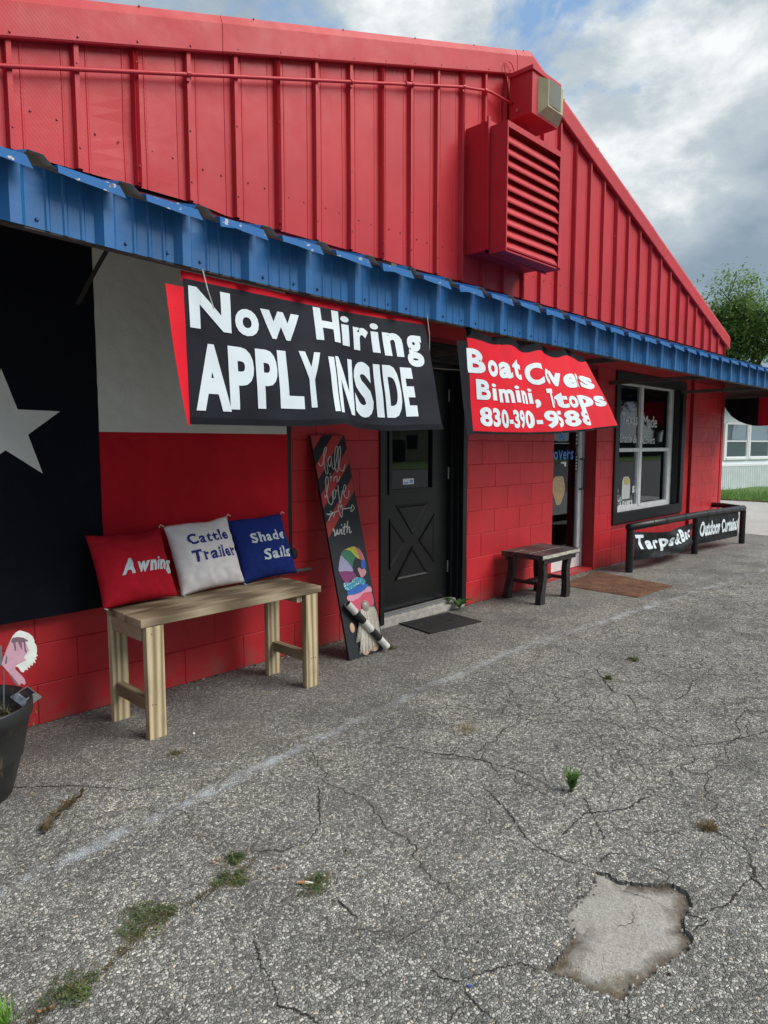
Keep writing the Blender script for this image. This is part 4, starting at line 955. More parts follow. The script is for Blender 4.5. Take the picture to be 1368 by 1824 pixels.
# ------------------------------------------------------------------ glass entry door
eY = .155
ed = bpy.data.objects.new('glass_door', None); COL.objects.link(ed); ed.parent = shop; ed.location = Vector((1.87, eY, 0)) - shop.location
mb = MB(); mb.box((1.4244, .01, -.02), (2.328, .2, .028)); obj('entry_sill', mb, 'painted_block', shop)
mb = MB(); mb.box((2.300, eY - .02, .03), (2.3280, eY + .05, 2.2)); mb.box((1.4244, eY - .02, .03), (1.4500, eY + .05, 2.2)); mb.box((1.45, eY - .02, 2.12), (2.3, eY + .05, 2.2)); obj('entry_frame', mb, 'grey_aluminium', shop)
mb = MB(); mb.box((1.452, eY, .035), (2.298, eY + .04, .155)); mb.box((2.238, eY, .155), (2.298, eY + .04, 2.115)); mb.box((1.452, eY, .155), (1.502, eY + .04, 2.115)); mb.box((1.502, eY, 2.05), (2.238, eY + .04, 2.115)); mb.box((1.502, eY - .006, .148), (2.238, eY - .0005, .162)); obj('stile_frame', mb, 'white_aluminium', ed)
mb = MB(); mb.box((1.502, eY + .016, .155), (2.238, eY + .022, 2.05)); obj('door_pane', mb, 'glass', ed)
mb = MB(); mb.tube([(2.265, eY - .0, 1.23), (2.265, eY - .05, 1.23), (2.265, eY - .05, .90), (2.265, eY - .0, .90)], .011, 8); obj('pull_handle', mb, 'black_paint', ed)
fY = eY + .0135
fn = lambda u, v: (u, fY, v)
lettering(ed, [(('Covers', 1.60, 2.13, 1.235, .125), dict(bold=.018, serif=True)), (('&', 1.83, 1.95, 1.44, .14), dict(bold=.018, serif=True))], fn, 'sticker_blue', 0)
mb = MB(); mb.box((1.72, fY, 1.40), (2.03, fY + .001, 1.405)); mb.prism([(1.86, 1.205), (1.98, 1.205), (1.975, 1.15), (1.94, 1.165), (1.93, 1.185), (1.87, 1.19)], fY, fY + .001); obj('vinyl_mark', mb, 'white_vinyl', ed)
mb = MB(); mb.prism([(1.70, .965), (1.72, 1.04), (1.77, 1.055), (1.90, 1.055), (1.93, 1.03), (1.965, .93), (1.955, .88), (1.90, .78), (1.87, .75), (1.79, .75), (1.76, .80), (1.71, .88)], fY - .001, fY); obj('shield_sticker', mb, 'sticker_tan', ed)
mb = MB(); mb.box((2.165, fY - .001, 1.37), (2.225, fY, 1.62)); mb.box((2.170, fY - .001, 1.10), (2.228, fY, 1.29)); obj('hours_sticker', mb, 'black_paint', ed)
mb = MB()
for k in range(5): mb.box((2.178, fY - .0025, 1.39 + k * .044), (2.212, fY - .0012, 1.418 + k * .044)); mb.box((2.185, fY - .0025, 1.11 + k * .034), (2.212, fY - .0012, 1.130 + k * .034))
obj('hours_print', mb, 'house_blind', ed)
lb = thing('lock_box', 'black box mounted on the wall corner by the glass entry door', 'box', (1.36, -.03, 1.54)); mb = MB(); mb.box((1.21, -.055, 1.505), (1.45, -.005, 1.66), bev=.006); obj('case', mb, 'black_paint', lb)
mb = MB(); mb.tube([(1.40, -.056, 1.545), (1.40, -.064, 1.545)], .014, 10); obj('button', mb, 'white_vinyl', lb); mb = MB(); mb.box((1.28, -.058, 1.55), (1.36, -.0555, 1.62)); obj('keypad', mb, 'galvanised_grey', lb)

# ------------------------------------------------------------------ window
win = bpy.data.objects.new('window', None); COL.objects.link(win); win.parent = shop; win.location = Vector((3.78, .1, 1.35)) - shop.location
WX0, WX1, WZ0, WZ1 = 2.83, 4.74, .50, 2.2
mb = MB(); mb.box((2.745, -.022, .475), (2.845, .012, 2.215), bev=.004); mb.box((4.725, -.022, .475), (4.835, .012, 2.215), bev=.004); mb.box((2.846, -.021, .475), (4.724, .012, .60), bev=.004); mb.box((2.846, -.021, 2.10), (4.724, .012, 2.215), bev=.004); obj('window_trim', mb, 'black_paint', win)
mb = MB(); mb.box((4.672, .012, .60), (4.74, .2, 2.10)); mb.box((2.83, .012, .60), (2.90, .2, 2.10)); mb.box((2.90, .012, .50), (4.672, .2, .585)); mb.box((2.90, .012, 2.135), (4.672, .2, 2.2)); obj('window_reveal', mb, 'black_paint', win)
wy = .085
mb = MB(); fr = .032
ix0, ix1, iz0, iz1 = 2.99, 4.60, .600, 2.125; mxm = 3.665
mb.box((2.90, wy, iz0 - .014), (ix0 + fr, wy + .05, iz1 + .01)); mb.box((ix1 - fr, wy, iz0 - .014), (4.672, wy + .05, iz1 + .01)); mb.box((ix0 + fr, wy, iz0 - .014), (ix1 - fr, wy + .05, iz0 + fr)); mb.box((ix0 + fr, wy, iz1 - fr), (ix1 - fr, wy + .05, iz1 + .01))
mb.box((mxm - .034, wy - .006, iz0 + fr), (mxm + .034, wy + .05, iz1 - fr)); obj('window_frame', mb, 'white_aluminium', win)
for (a_, b_) in ((ix0 + fr, mxm - .034), (mxm + .034, ix1 - fr)):
    mb = MB(); zm = 1.325; mb.box((a_, wy - .004, zm - .022), (b_, wy + .046, zm + .022)); mb.box((a_, wy + .003, iz0 + fr), (a_ + .022, wy + .043, zm - .022)); mb.box((b_ - .022, wy + .003, iz0 + fr), (b_, wy + .043, zm - .022)); mb.box((a_ + .022, wy + .003, iz0 + fr), (b_ - .022, wy + .043, iz0 + fr + .022)); obj('sash', mb, 'white_aluminium', win)
    mb = MB(); mb.box((a_, wy + .022, zm + .022), (b_, wy + .027, iz1 - fr)); obj('window_pane', mb, 'glass', win)
    mb = MB(); mb.box((a_ + .022, wy + .030, iz0 + fr + .022), (b_ - .022, wy + .035, zm - .022)); obj('window_pane', mb, 'glass', win)
gy = wy + .019
fn = lambda u, v: (u, gy, v)
lettering(win, [(('Texas', 3.15, 3.60, 1.63, .15), dict(bold=.010)), (('Made', 3.76, 4.19, 1.61, .15), dict(bold=.010)), (('Shade', 3.13, 3.44, 1.415, .105), dict(bold=.008)), (('&', 3.49, 3.60, 1.41, .105), dict(bold=.008)), (('Covers', 3.76, 4.14, 1.40, .105), dict(bold=.008))], fn, 'white_vinyl', 0)
gy2 = wy + .027; fn = lambda u, v: (u, gy2, v)
q = MB()
for pts in ([(3.10, .80), (3.07, .83), (3.09, .86), (3.13, .85), (3.12, .81), (3.09, .80)], [(3.13, .79), (3.13, .72), (3.16, .69), (3.20, .71), (3.20, .76)], [(3.13, .66), (3.11, .68), (3.08, .66), (3.09, .63), (3.13, .64), (3.15, .68), (3.20, .69), (3.22, .66), (3.15, .65)]):
    V, F = stroke2d(pts, .020); qq = map2d(V, F, fn); q.add(qq.v, qq.f)
obj('vinyl_swirl', q, 'white_vinyl', win)
lettering(win, [(('C', 3.13, 3.24, .635, .105), dict(bold=.02)), (('overs', 3.255, 3.55, .645, .105), dict(bold=.03, sizes=[.9, .9, .9, .9, .9])), (('s', 3.53, 3.60, .80, .12), dict(bold=.03))], fn, 'white_vinyl', 0)
mb = MB(); mb.prism([(3.24, .73), (3.24, .95), (3.28, 1.0), (3.40, 1.0), (3.455, .96), (3.47, .84), (3.455, .73)], wy + .0265, wy + .028); obj('paper_notice', mb, 'paper', win)
mb = MB(); mb.prism([(3.30, .93), (3.30, .985), (3.39, .99), (3.44, .95), (3.42, .91), (3.33, .90)], wy + .0245, wy + .0262); obj('notice_emblem', mb, 'sticker_yellow', win)
mb = MB(); mb.prism([(3.735, .86), (3.92, .86), (3.89, .74), (3.86, .72), (3.82, .64), (3.745, .64)], wy + .036, wy + .038); obj('paper_sign', mb, 'white_vinyl', win)
mb = MB(); V, F = text2d('VLE', 3.75, 3.89, .80, .04, bold=.02); qq = map2d(V, F, lambda u, v: (u, wy + .0345, v)); mb.add(qq.v, qq.f); mb.prism([(3.78, .78), (3.85, .78), (3.815, .745)], wy + .034, wy + .0355); obj('paper_sign_print', mb, 'black_paint', win)
# room behind the glass
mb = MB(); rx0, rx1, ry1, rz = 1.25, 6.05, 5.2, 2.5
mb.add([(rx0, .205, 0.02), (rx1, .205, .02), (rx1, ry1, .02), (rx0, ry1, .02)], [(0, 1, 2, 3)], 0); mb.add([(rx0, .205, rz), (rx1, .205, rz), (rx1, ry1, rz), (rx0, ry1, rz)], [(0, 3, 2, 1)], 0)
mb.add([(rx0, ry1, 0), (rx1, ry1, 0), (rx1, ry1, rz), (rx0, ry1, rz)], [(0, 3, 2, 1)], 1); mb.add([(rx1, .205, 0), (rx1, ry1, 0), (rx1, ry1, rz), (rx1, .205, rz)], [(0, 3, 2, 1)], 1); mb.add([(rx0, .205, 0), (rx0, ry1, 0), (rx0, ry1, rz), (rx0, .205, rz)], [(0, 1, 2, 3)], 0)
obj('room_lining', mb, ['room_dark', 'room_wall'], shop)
mb = MB(); mb.box((4.95, .5, .02), (4.99, 3.0, 2.49)); obj('partition', mb, 'room_wall', shop)
t_ = thing('open_sign', 'unlit OPEN sign hanging inside the right window pane', 'sign', (4.47, .25, 1.45))
mb = MB(); V, F = text2d('OPEN', 4.36, 4.60, 1.40, .105, bold=-.012); qq = map2d(V, F, lambda u, v: (u, .225, v)); mb.add(qq.v, qq.f); obj('lettering', mb, 'neon_tube_off', t_)
mb = MB(); mb.box((4.34, .235, 1.375), (4.62, .245, 1.53)); obj('backing', mb, 'room_dark', t_)
t_ = thing('striped_bunting', 'red and white striped flag bunting hung inside the shop window', 'bunting', (3.7, .35, 2.1))
for (a_, b_, z0, ph) in ((3.12, 4.15, 1.72, 0), (4.15, 4.62, 1.60, 1)):
    mb = MB(); mb.grid(lambda u, v: (a_ + (b_ - a_) * u + .02 * math.sin(v * 6 + ph) * v, .33 + .03 * math.sin(u * 14), 2.13 - (2.13 - z0 + .12 * math.sin(u * 5 + ph) * .5) * v), 28, 6, mi=lambda u, v: int(u * (7 if b_ - a_ > .6 else 5)) % 2)
    obj('cloth', mb, ['bunting_red', 'bunting_white'], t_, smooth=True)
t_ = thing('display_case', 'red trimmed display with boxes on the sill inside the window', 'display', (4.15, .4, .6))
mb = MB(); mb.box((3.80, .30, .60), (4.45, .62, .70)); obj('tray', mb, 'room_red', t_); mb = MB(); mb.box((3.98, .33, .70), (4.10, .42, .82)); mb.box((4.13, .30, .70), (4.22, .40, .77)); obj('carton', mb, 'paper', t_)
mb = MB(); mb.add([(3.85, .28, .80), (4.35, .28, .90), (4.35, .55, .90), (3.85, .55, .80), (3.85, .28, .83), (4.35, .28, .93), (4.35, .55, .93), (3.85, .55, .83)], [(0, 3, 2, 1), (4, 5, 6, 7), (0, 1, 5, 4), (1, 2, 6, 5), (2, 3, 7, 6), (3, 0, 4, 7)]); obj('shelf', mb, 'room_red', t_)
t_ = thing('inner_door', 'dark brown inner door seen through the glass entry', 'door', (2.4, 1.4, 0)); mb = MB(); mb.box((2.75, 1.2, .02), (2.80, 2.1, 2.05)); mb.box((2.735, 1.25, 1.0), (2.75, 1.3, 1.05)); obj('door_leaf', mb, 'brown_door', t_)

# ------------------------------------------------------------------ big star flag rolled on a pipe
fl = thing('star_flag', 'huge cloth flag with white star on dark field, hung under the awning', 'flag', (-3.1, -.06, .56))
def flagY(x, z):
    t = max(0, min(1, (2.4 - z) / 1.85))
    return -.055 - .012 * nz(x * 1.7, z * .9) * (0.4 + t) - .006 * nz(x * 6, z * 4, 4) - .0035 * nz(x * 15 + z * 6, z * 13, 9) - .004 * math.sin(x * 9 + z * 1.5)
def fpiece(name, x0, x1, z0, z1, mat, dy=0.0, nu=70, nv=80):
    mb = MB(); mb.grid(lambda u, v: (x0 + (x1 - x0) * u, flagY(x0 + (x1 - x0) * u, z1 + (z0 - z1) * v) + dy, z1 + (z0 - z1) * v), nu, nv)
    return obj(name, mb, mat, fl, smooth=True, fix=False)
fpiece('dark_field', -4.07, -3.188, .57, 2.48, 'cloth_navy', -.002); fpiece('hem', -4.07, -3.188, .555, .655, 'cloth_navy', -.008, 70, 6)
fpiece('white_stripe', -3.192, -1.985, 1.452, 2.48, 'cloth_flag_white'); fpiece('red_stripe', -3.192, -1.985, .57, 1.456, 'cloth_flag_red', -.001)
fpiece('side_seam', -2.03, -1.983, .60, 2.40, 'cloth_flag_red', -.004, 3, 30) if False else None
cx0, cz0, R0 = -3.632, 1.470, .268
stp = []
for k in range(10):
    a_ = math.pi / 2 - k * math.pi / 5; rr = R0 if k % 2 == 0 else R0 * .39; stp.append((cx0 + rr * math.cos(a_), cz0 + rr * math.sin(a_)))
V = [(cx0, cz0)] + stp; F = [(0, 1 + k, 1 + (k + 1) % 10) for k in range(10)]
q = map2d(V, F, lambda u, v: (u, flagY(u, v) - .006, v), .04); obj('star', q, 'star_white', fl)
mb = MB(); mb.tube([(-4.12, -.036, .585), (-1.79, -.040, .565)], .012, 12); obj('roll_pipe', mb, 'galvanised_grey', fl, smooth=True)
mb = MB(); mb.tube([(-1.975, -.05, .685), (-1.935, -.05, .685)], .036, 16); obj('roll_bracket', mb, 'black_rubber', fl)
mb = MB(); mb.box((-1.983, -.020, .60), (-1.925, -.004, 2.45)); mb.box((-2.05, -.018, .60), (-1.99, -.003, 2.45)); tag(obj('door_track', mb, 'black_paint', at=(-1.95, -.01, .6)), 'tall black upright strip on the wall beside the flag', 'strip')

# ------------------------------------------------------------------ bench and pillows
bn = thing('bench', 'long unpainted timber bench with pillows on it', 'bench', (-2.70, -.39, 0))
def bbox(name, a_, b_, mat, bev=.003): q = MB(); q.box(a_, b_, bev=bev); return obj(name, q, mat, bn)
for (x0, x1, y0, y1) in ((-3.252, -3.168, -.240, -.202), (-3.236, -3.148, -.574, -.536), (-2.292, -2.206, -.238, -.200), (-2.276, -2.188, -.574, -.536)): bbox('leg', (x0, y0, 0), (x1, y1, .545), 'bench_wood_leg')
bbox('foot_rail', (-3.236, -.535, .140), (-3.198, -.241, .200), 'bench_wood_rail'); bbox('foot_rail', (-2.262, -.535, .150), (-2.224, -.239, .205), 'bench_wood_rail')
bbox('end_apron', (-3.247, -.535, .475), (-3.209, -.241, .545), 'bench_wood_rail'); bbox('end_apron', (-2.330, -.560, .507), (-2.293, -.215, .545), 'bench_wood_rail')
bbox('seat_board', (-3.262, -.578, .547), (-2.165, -.385, .584), 'bench_wood_seat', .004); bbox('seat_board', (-3.252, -.380, .5475), (-2.160, -.195, .583), 'bench_wood_seat', .004)
mb = MB()
for (x, y, z) in ((-2.240, -.5745, .17), (-2.225, -.5745, .172), (-2.210, -.5745, .17), (-3.215, -.5745, .17), (-3.198, -.5745, .168), (-3.21, -.5745, .51)): screw(mb, x, y, z, .003)
tag(obj('nail_head', mb, 'black_paint', bn), kind='stuff')

def pillow(name, label, loc, ux, tilt, wd, ht, th, mat, words, lmat, yaw=0.0, seed=1, roll=0.0):
    t = thing(name, label, 'pillow', loc)
    U = Vector((math.cos(yaw), math.sin(yaw), 0)); nrm = Vector((math.sin(yaw), -math.cos(yaw), 0)); Vv = Vector((0, 0, 1)) * math.cos(tilt) - nrm * math.sin(tilt)
    Nn = nrm * math.cos(tilt) + Vector((0, 0, 1)) * math.sin(tilt)
    U, Vv = U * math.cos(roll) + Vv * math.sin(roll), Vv * math.cos(roll) - U * math.sin(roll)
    def P(u, v, side):
        a_ = 2 * u - 1; b_ = 2 * v - 1
        # edges pull in between the corners, corners stay as ears
        du = a_ * (1 - .055 * (1 - b_ ** 2) ) ; dv = b_ * (1 - .055 * (1 - a_ ** 2))
        h = max(0, (1 - abs(a_) ** 2.3)) ** .55 * max(0, (1 - abs(b_) ** 2.3)) ** .55
        wr = .014 * nz(a_ * 2.2 + seed, b_ * 2.2, side) * h + .010 * nz(a_ * 7 + seed, b_ * 7, 3) * h ** .5
        rim = (abs(a_) ** 4 + abs(b_) ** 4)
        wr += .010 * math.sin(math.atan2(b_, a_) * 11 + seed + 3 * nz(a_ * 3, b_ * 3, seed)) * max(0, h * (1 - h)) * (1 if rim > .08 else .3)
        hh = th / 2 * h * (1 - .10 * b_) + wr
        sg = -.012 * nz(a_ * 1.5, seed) * (v > .9)
        return U * (du * wd / 2) + Vv * (dv * ht / 2 + ht / 2 + sg) + Nn * (hh * side + .004 * nz(a_ * 4 + seed, b_ * 4))
    mb = MB(); n = 32
    mb.grid(lambda u, v: P(u, v, 1), n, n); mb.grid(lambda u, v: P(1 - u, v, -1) , n, n)
    bm = bmesh.new(); me0 = mb.mesh('t', mat, True); bm.from_mesh(me0); bmesh.ops.remove_doubles(bm, verts=bm.verts, dist=.0012); me_ = bpy.data.meshes.new('cushion'); bm.to_mesh(me_); bm.free(); bpy.data.meshes.remove(me0)
    me_.materials.clear(); me_.materials.append(M(mat))
    for p in me_.polygons: p.use_smooth = True
    child('cushion', me_, t)
    for wv_ in words:
        V, F = text2d(*wv_[0], **wv_[1]); obj('word', map2d(V, F, lambda u, v: P(u, v, 1) + Nn * .0020, .03), lmat, t, local=True)
    mb = MB(); c1 = P(.985, .985, 1); mb.tube([c1, c1 + Nn * .01 + Vv * .012 + U * .006, c1 + Nn * .012 + U * .02], .0035, 5); c2 = P(.015, .015, 1); mb.tube([c2, c2 + Nn * .01 - Vv * .004, c2 + U * .012 - Vv * .01 + Nn * .006], .0035, 5); obj('corner_tie', mb, 'cord_white', t, local=True)
    return t
pillow('pillow', 'red square pillow lettered Awning at the left end of the bench', (-3.10, -.275, .592), 0, .42, .405, .385, .15, 'pillow_red',
       [(('Awning', .25, 1.0, .38, .19), dict(bold=.05, slant=.3, sizes=[1.1, 1.05, 1.05, 1.05, 1.0, 1.0]))], 'pillow_letter_white', seed=1, roll=.02)
pillow('pillow', 'off white square pillow lettered Cattle Trailer in the middle of the bench', (-2.665, -.255, .592), 0, .36, .41, .40, .15, 'pillow_white',
       [(('Cattle', .20, .86, .66, .155), dict(bold=.03, serif=True)), (('Trailer', .20, .93, .40, .17), dict(bold=.03, serif=True))], 'pillow_letter_blue', seed=5, roll=.05)
pillow('pillow', 'navy blue square pillow lettered Shade Sails at the right end of the bench', (-2.264, -.235, .592), 0, .36, .41, .39, .14, 'pillow_blue',
       [(('Shade', .22, .88, .57, .16), dict(bold=.03, serif=True)), (('Sails', .36, .92, .27, .17), dict(bold=.03, serif=True))], 'pillow_letter_white', seed=9, roll=.04)

# ------------------------------------------------------------------ banners on the awning edge
b1 = thing('banner', 'black banner lettered Now Hiring APPLY INSIDE with red border', 'banner', (-2.6, -1.06, 2.05), 'banners tied under the awning')
def B1(x, z):
    """x along the wall, z height; the foot of the cloth is blown outward"""
    t = max(0.0, (2.07 - z) / .6); uu = (x + 3.3) / 1.48
    y = -1.048 - t * (.02 + .12 * max(0, uu)) - t * .055 * math.exp(-((x + 2.56) / .10) ** 2) * .6 + t * .05 * math.exp(-((x + 2.36) / .13) ** 2)
    y -= .010 * nz(x * 3.0, z * 3.2, 1) + .005 * nz(x * 9, z * 7, 6)
    dz = .018 * t * math.exp(-((x + 2.50) / .13) ** 2) - .012 * t * math.exp(-((x + 2.2) / .2) ** 2)
    return (x, y, z + dz - .010 * math.sin(max(0, min(1, uu)) * math.pi) * (1 - t))
mb = MB(); mb.grid(lambda u, v: B1(-3.275 + (-1.822 + 3.275) * u, 2.040 - .004 * u - (2.036 - 1.475) * v), 90, 36); obj('cloth', mb, 'banner_black', b1, smooth=True)
mb = MB()
def B1L(u, v):
    x = -3.352 + .078 * u; z = 2.010 - .54 * v; p = B1(-3.274, z); return (p[0] - .078 * (1 - u) * (.98 - .45 * v * v), p[1] - .055 * (1 - u) * v - .001, z - .004)
mb.grid(B1L, 4, 24); obj('side_border', mb, 'banner_red', b1, smooth=True)
mb = MB(); mb.grid(lambda u, v: (lambda p: (p[0], p[1] + .010, p[2]))(B1(-3.278 + (-1.822 + 3.278) * u, 2.072 - .008 * u - (.042 - .020 * u) * v)), 60, 3); obj('top_border', mb, 'banner_red', b1, smooth=True)
mb = MB(); mb.grid(lambda u, v: (lambda p: (p[0], p[1] - .004, p[2]))(B1(-3.28 + (-1.820 + 3.28) * u, 1.500 - .028 * v)), 60, 3); obj('bottom_hem', mb, 'cloth_black', b1, smooth=True)
fn = lambda u, v: (lambda p: (p[0] - .0, p[1] - .0028, p[2]))(B1(u, v))
BB = dict(bold=.042)
lettering(b1, [(('N', -3.255, -3.065, 1.862, .155), BB), (('o', -3.045, -2.925, 1.862, .150), BB), (('w', -2.915, -2.705, 1.868, .165), BB),
               (('H', -2.615, -2.455, 1.885, .148), BB), (('i', -2.445, -2.390, 1.872, .158), BB), (('r', -2.365, -2.265, 1.868, .152), BB), (('i', -2.250, -2.195, 1.862, .158), BB), (('n', -2.172, -2.030, 1.858, .160), BB), (('g', -2.005, -1.880, 1.862, .160), BB),
               (('A', -3.245, -3.085, 1.545, .250), dict(bold=.05)), (('P', -3.090, -2.965, 1.552, .250), BB), (('P', -2.955, -2.845, 1.560, .245), BB), (('L', -2.840, -2.715, 1.565, .245), BB), (('Y', -2.775 + .05, -2.605, 1.572, .245), BB),
               (('I', -2.560, -2.520, 1.545, .260), dict(bold=.03)), (('N', -2.510, -2.385, 1.545, .262), BB), (('S', -2.375, -2.270, 1.548, .255), BB), (('I', -2.255, -2.215, 1.552, .250), BB), (('D', -2.200, -2.090, 1.552, .250), BB), (('E', -2.078, -1.990, 1.556, .240), BB)], fn, 'letter_paint', .014)
mb = MB(); mb.tube([(-3.20, -1.075, 2.08), (-3.195, -1.10, 2.00), (-3.165, -1.095, 1.93)], .0022, 5); mb.tube([(-1.825, -1.075, 2.09), (-1.822, -1.09, 1.98), (-1.815, -1.085, 1.86)], .0022, 5); obj('tie_cord', mb, 'cord_white', b1)

b2 = thing('banner', 'red rippling banner lettered Boat Covers Bimini T-tops with black edges', 'banner', (-.8, -1.07, 2.05), 'banners tied under the awning')
HANG = [(-1.50, .012), (-1.40, .0), (-1.02, .014), (-.62, .0), (-.36, .008), (-.06, .0)]
def B2(x, z):
    t = max(0.0, min(1.2, (2.04 - z) / .57)); uu = (x + 1.5) / 1.46
    amp = .005 + .015 * max(0, min(1, (uu - .35) * 4.0)); th = x * 2 * math.pi / .325 + 2.56 + t * .25
    y = -1.062 - t * (.05 + .20 * uu) - amp * math.sin(th - .72 * math.sin(th)) * (.35 + .65 * min(1, t * 1.6)) - .004 * math.sin(x * 24 + t * 2) - .006 * nz(x * 5, z * 4, 2)
    sc = .020 * (math.cos((x + 1.40) * 2 * math.pi / .37) - 1) * .5 * max(0, 1 - t * 1.3) * (1.6 if x > -1.1 else .8)
    return (x + .0, y, z + sc - .02 * max(0, uu) * (1 - t) * 0 - .012 * t * math.sin(uu * math.pi) + .055 * t * uu * uu)
mb = MB(); mb.grid(lambda u, v: B2(-1.455 + (1.455 - .035) * u, 2.012 - (2.012 - 1.462) * v), 130, 36); obj('cloth', mb, 'banner_red', b2, smooth=True)
mb = MB(); mb.grid(lambda u, v: (lambda p: (p[0], p[1] + .004, p[2]))(B2(-1.46 + (1.46 - .035) * u, 2.060 - .055 * v)), 100, 4); mb.tube([(-1.432, -1.062, 2.10), (-1.435, -1.064, 2.03)], [.030, .012], 8); obj('top_border', mb, 'cloth_black', b2, smooth=True)
mb = MB(); mb.grid(lambda u, v: (lambda p: (p[0] - .105 * (1 - u), p[1] - .035 * (1 - u) * v - .002, p[2] - .006 * (1 - u)))(B2(-1.452, 1.992 - (1.992 - 1.452) * v)), 4, 24); obj('side_border', mb, 'cloth_black', b2, smooth=True)
mb = MB(); mb.grid(lambda u, v: (lambda p: (p[0], p[1] - .002, p[2]))(B2(-1.45 + (1.45 - .034) * u, 1.472 - .014 * v)), 100, 2); obj('bottom_hem', mb, 'cloth_black', b2, smooth=True)
fn = lambda u, v: (lambda p: (p[0], p[1] - .0030, p[2]))(B2(u, v))
lettering(b2, [(('B', -1.470, -1.310, 1.818, 0.135), BB), (('o', -1.285, -1.170, 1.818, 0.135), BB), (('a', -1.160, -1.035, 1.812, 0.135), BB), (('t', -1.030, -0.935, 1.812, 0.135), BB),
    (('C', -0.885, -0.705, 1.795, 0.140), BB), (('o', -0.690, -0.615, 1.795, 0.140), BB), (('v', -0.620, -0.470, 1.795, 0.140), BB), (('e', -0.460, -0.290, 1.783, 0.140), BB),
    (('r', -0.275, -0.245, 1.783, 0.140), BB), (('s', -0.235, -0.075, 1.783, 0.140), BB), (('B', -1.400, -1.285, 1.664, 0.113), BB), (('i', -1.262, -1.210, 1.664, 0.113), BB),
    (('m', -1.190, -1.060, 1.658, 0.113), BB), (('i', -1.045, -1.000, 1.658, 0.113), BB), (('n', -0.985, -0.905, 1.658, 0.113), BB), (('i', -0.890, -0.850, 1.658, 0.113), BB),
    ((',', -0.840, -0.790, 1.658, 0.113), dict(bold=.06)), (('T', -0.715, -0.640, 1.635, 0.120), BB), (('-', -0.655, -0.610, 1.635, 0.120), BB), (('t', -0.600, -0.475, 1.635, 0.120), BB),
    (('o', -0.470, -0.380, 1.635, 0.120), BB), (('p', -0.375, -0.170, 1.635, 0.120), BB), (('s', -0.155, -0.050, 1.635, 0.120), BB), (('8', -1.390, -1.285, 1.509, 0.105), BB),
    (('3', -1.275, -1.200, 1.509, 0.105), BB), (('0', -1.192, -1.135, 1.503, 0.105), BB), (('-', -1.130, -1.100, 1.503, 0.105), BB), (('3', -1.095, -1.045, 1.503, 0.105), BB),
    (('9', -1.040, -0.990, 1.503, 0.105), BB), (('0', -0.980, -0.872, 1.503, 0.105), BB), (('-', -0.860, -0.810, 1.503, 0.105), BB), (('9', -0.790, -0.650, 1.503, 0.105), BB),
    (('5', -0.640, -0.565, 1.503, 0.105), BB), (('8', -0.555, -0.405, 1.503, 0.105), BB), (('8', -0.395, -0.300, 1.503, 0.105), BB)], fn, 'letter_paint', .010)

# ------------------------------------------------------------------ leaning painted board
BL_ = Vector((-1.76, -.385, .004)); Lb = 1.4941; ang = math.atan2(.352, 1.452)
bd = thing('painted_board', 'tall black board painted fall in love with over a bearded gnome, leaning on the wall', 'sign board', BL_, rot=(-ang, -.010, 0))
mb = MB(); mb.prism([(0, 0), (.325, 0.0), (.306, 1.490), (.0, 1.490)], 0.0, .017); obj('plank', mb, 'board_black', bd, local=True)
def onb(d): return lambda u, v: (u, -d, v)
REDP = [[(0.001, 1.4899), (0.1002, 1.4899), (0.001, 1.3914)], [(0.1962, 1.4899), (0.2906, 1.4871), (0.0016, 1.192), (0.0018, 1.2873)], [(0.3057, 1.3942), (0.3024, 1.293), (0.001, 0.9952), (0.001, 1.0878)], [(0.305, 1.1922), (0.307, 1.1005), (0.001, 0.8031), (0.001, 0.8986)]]
for P_ in REDP:
    q = map2d(P_, [tuple(range(len(P_)))], onb(.0008)); obj('red_stripe', q, 'board_red', bd, local=True)
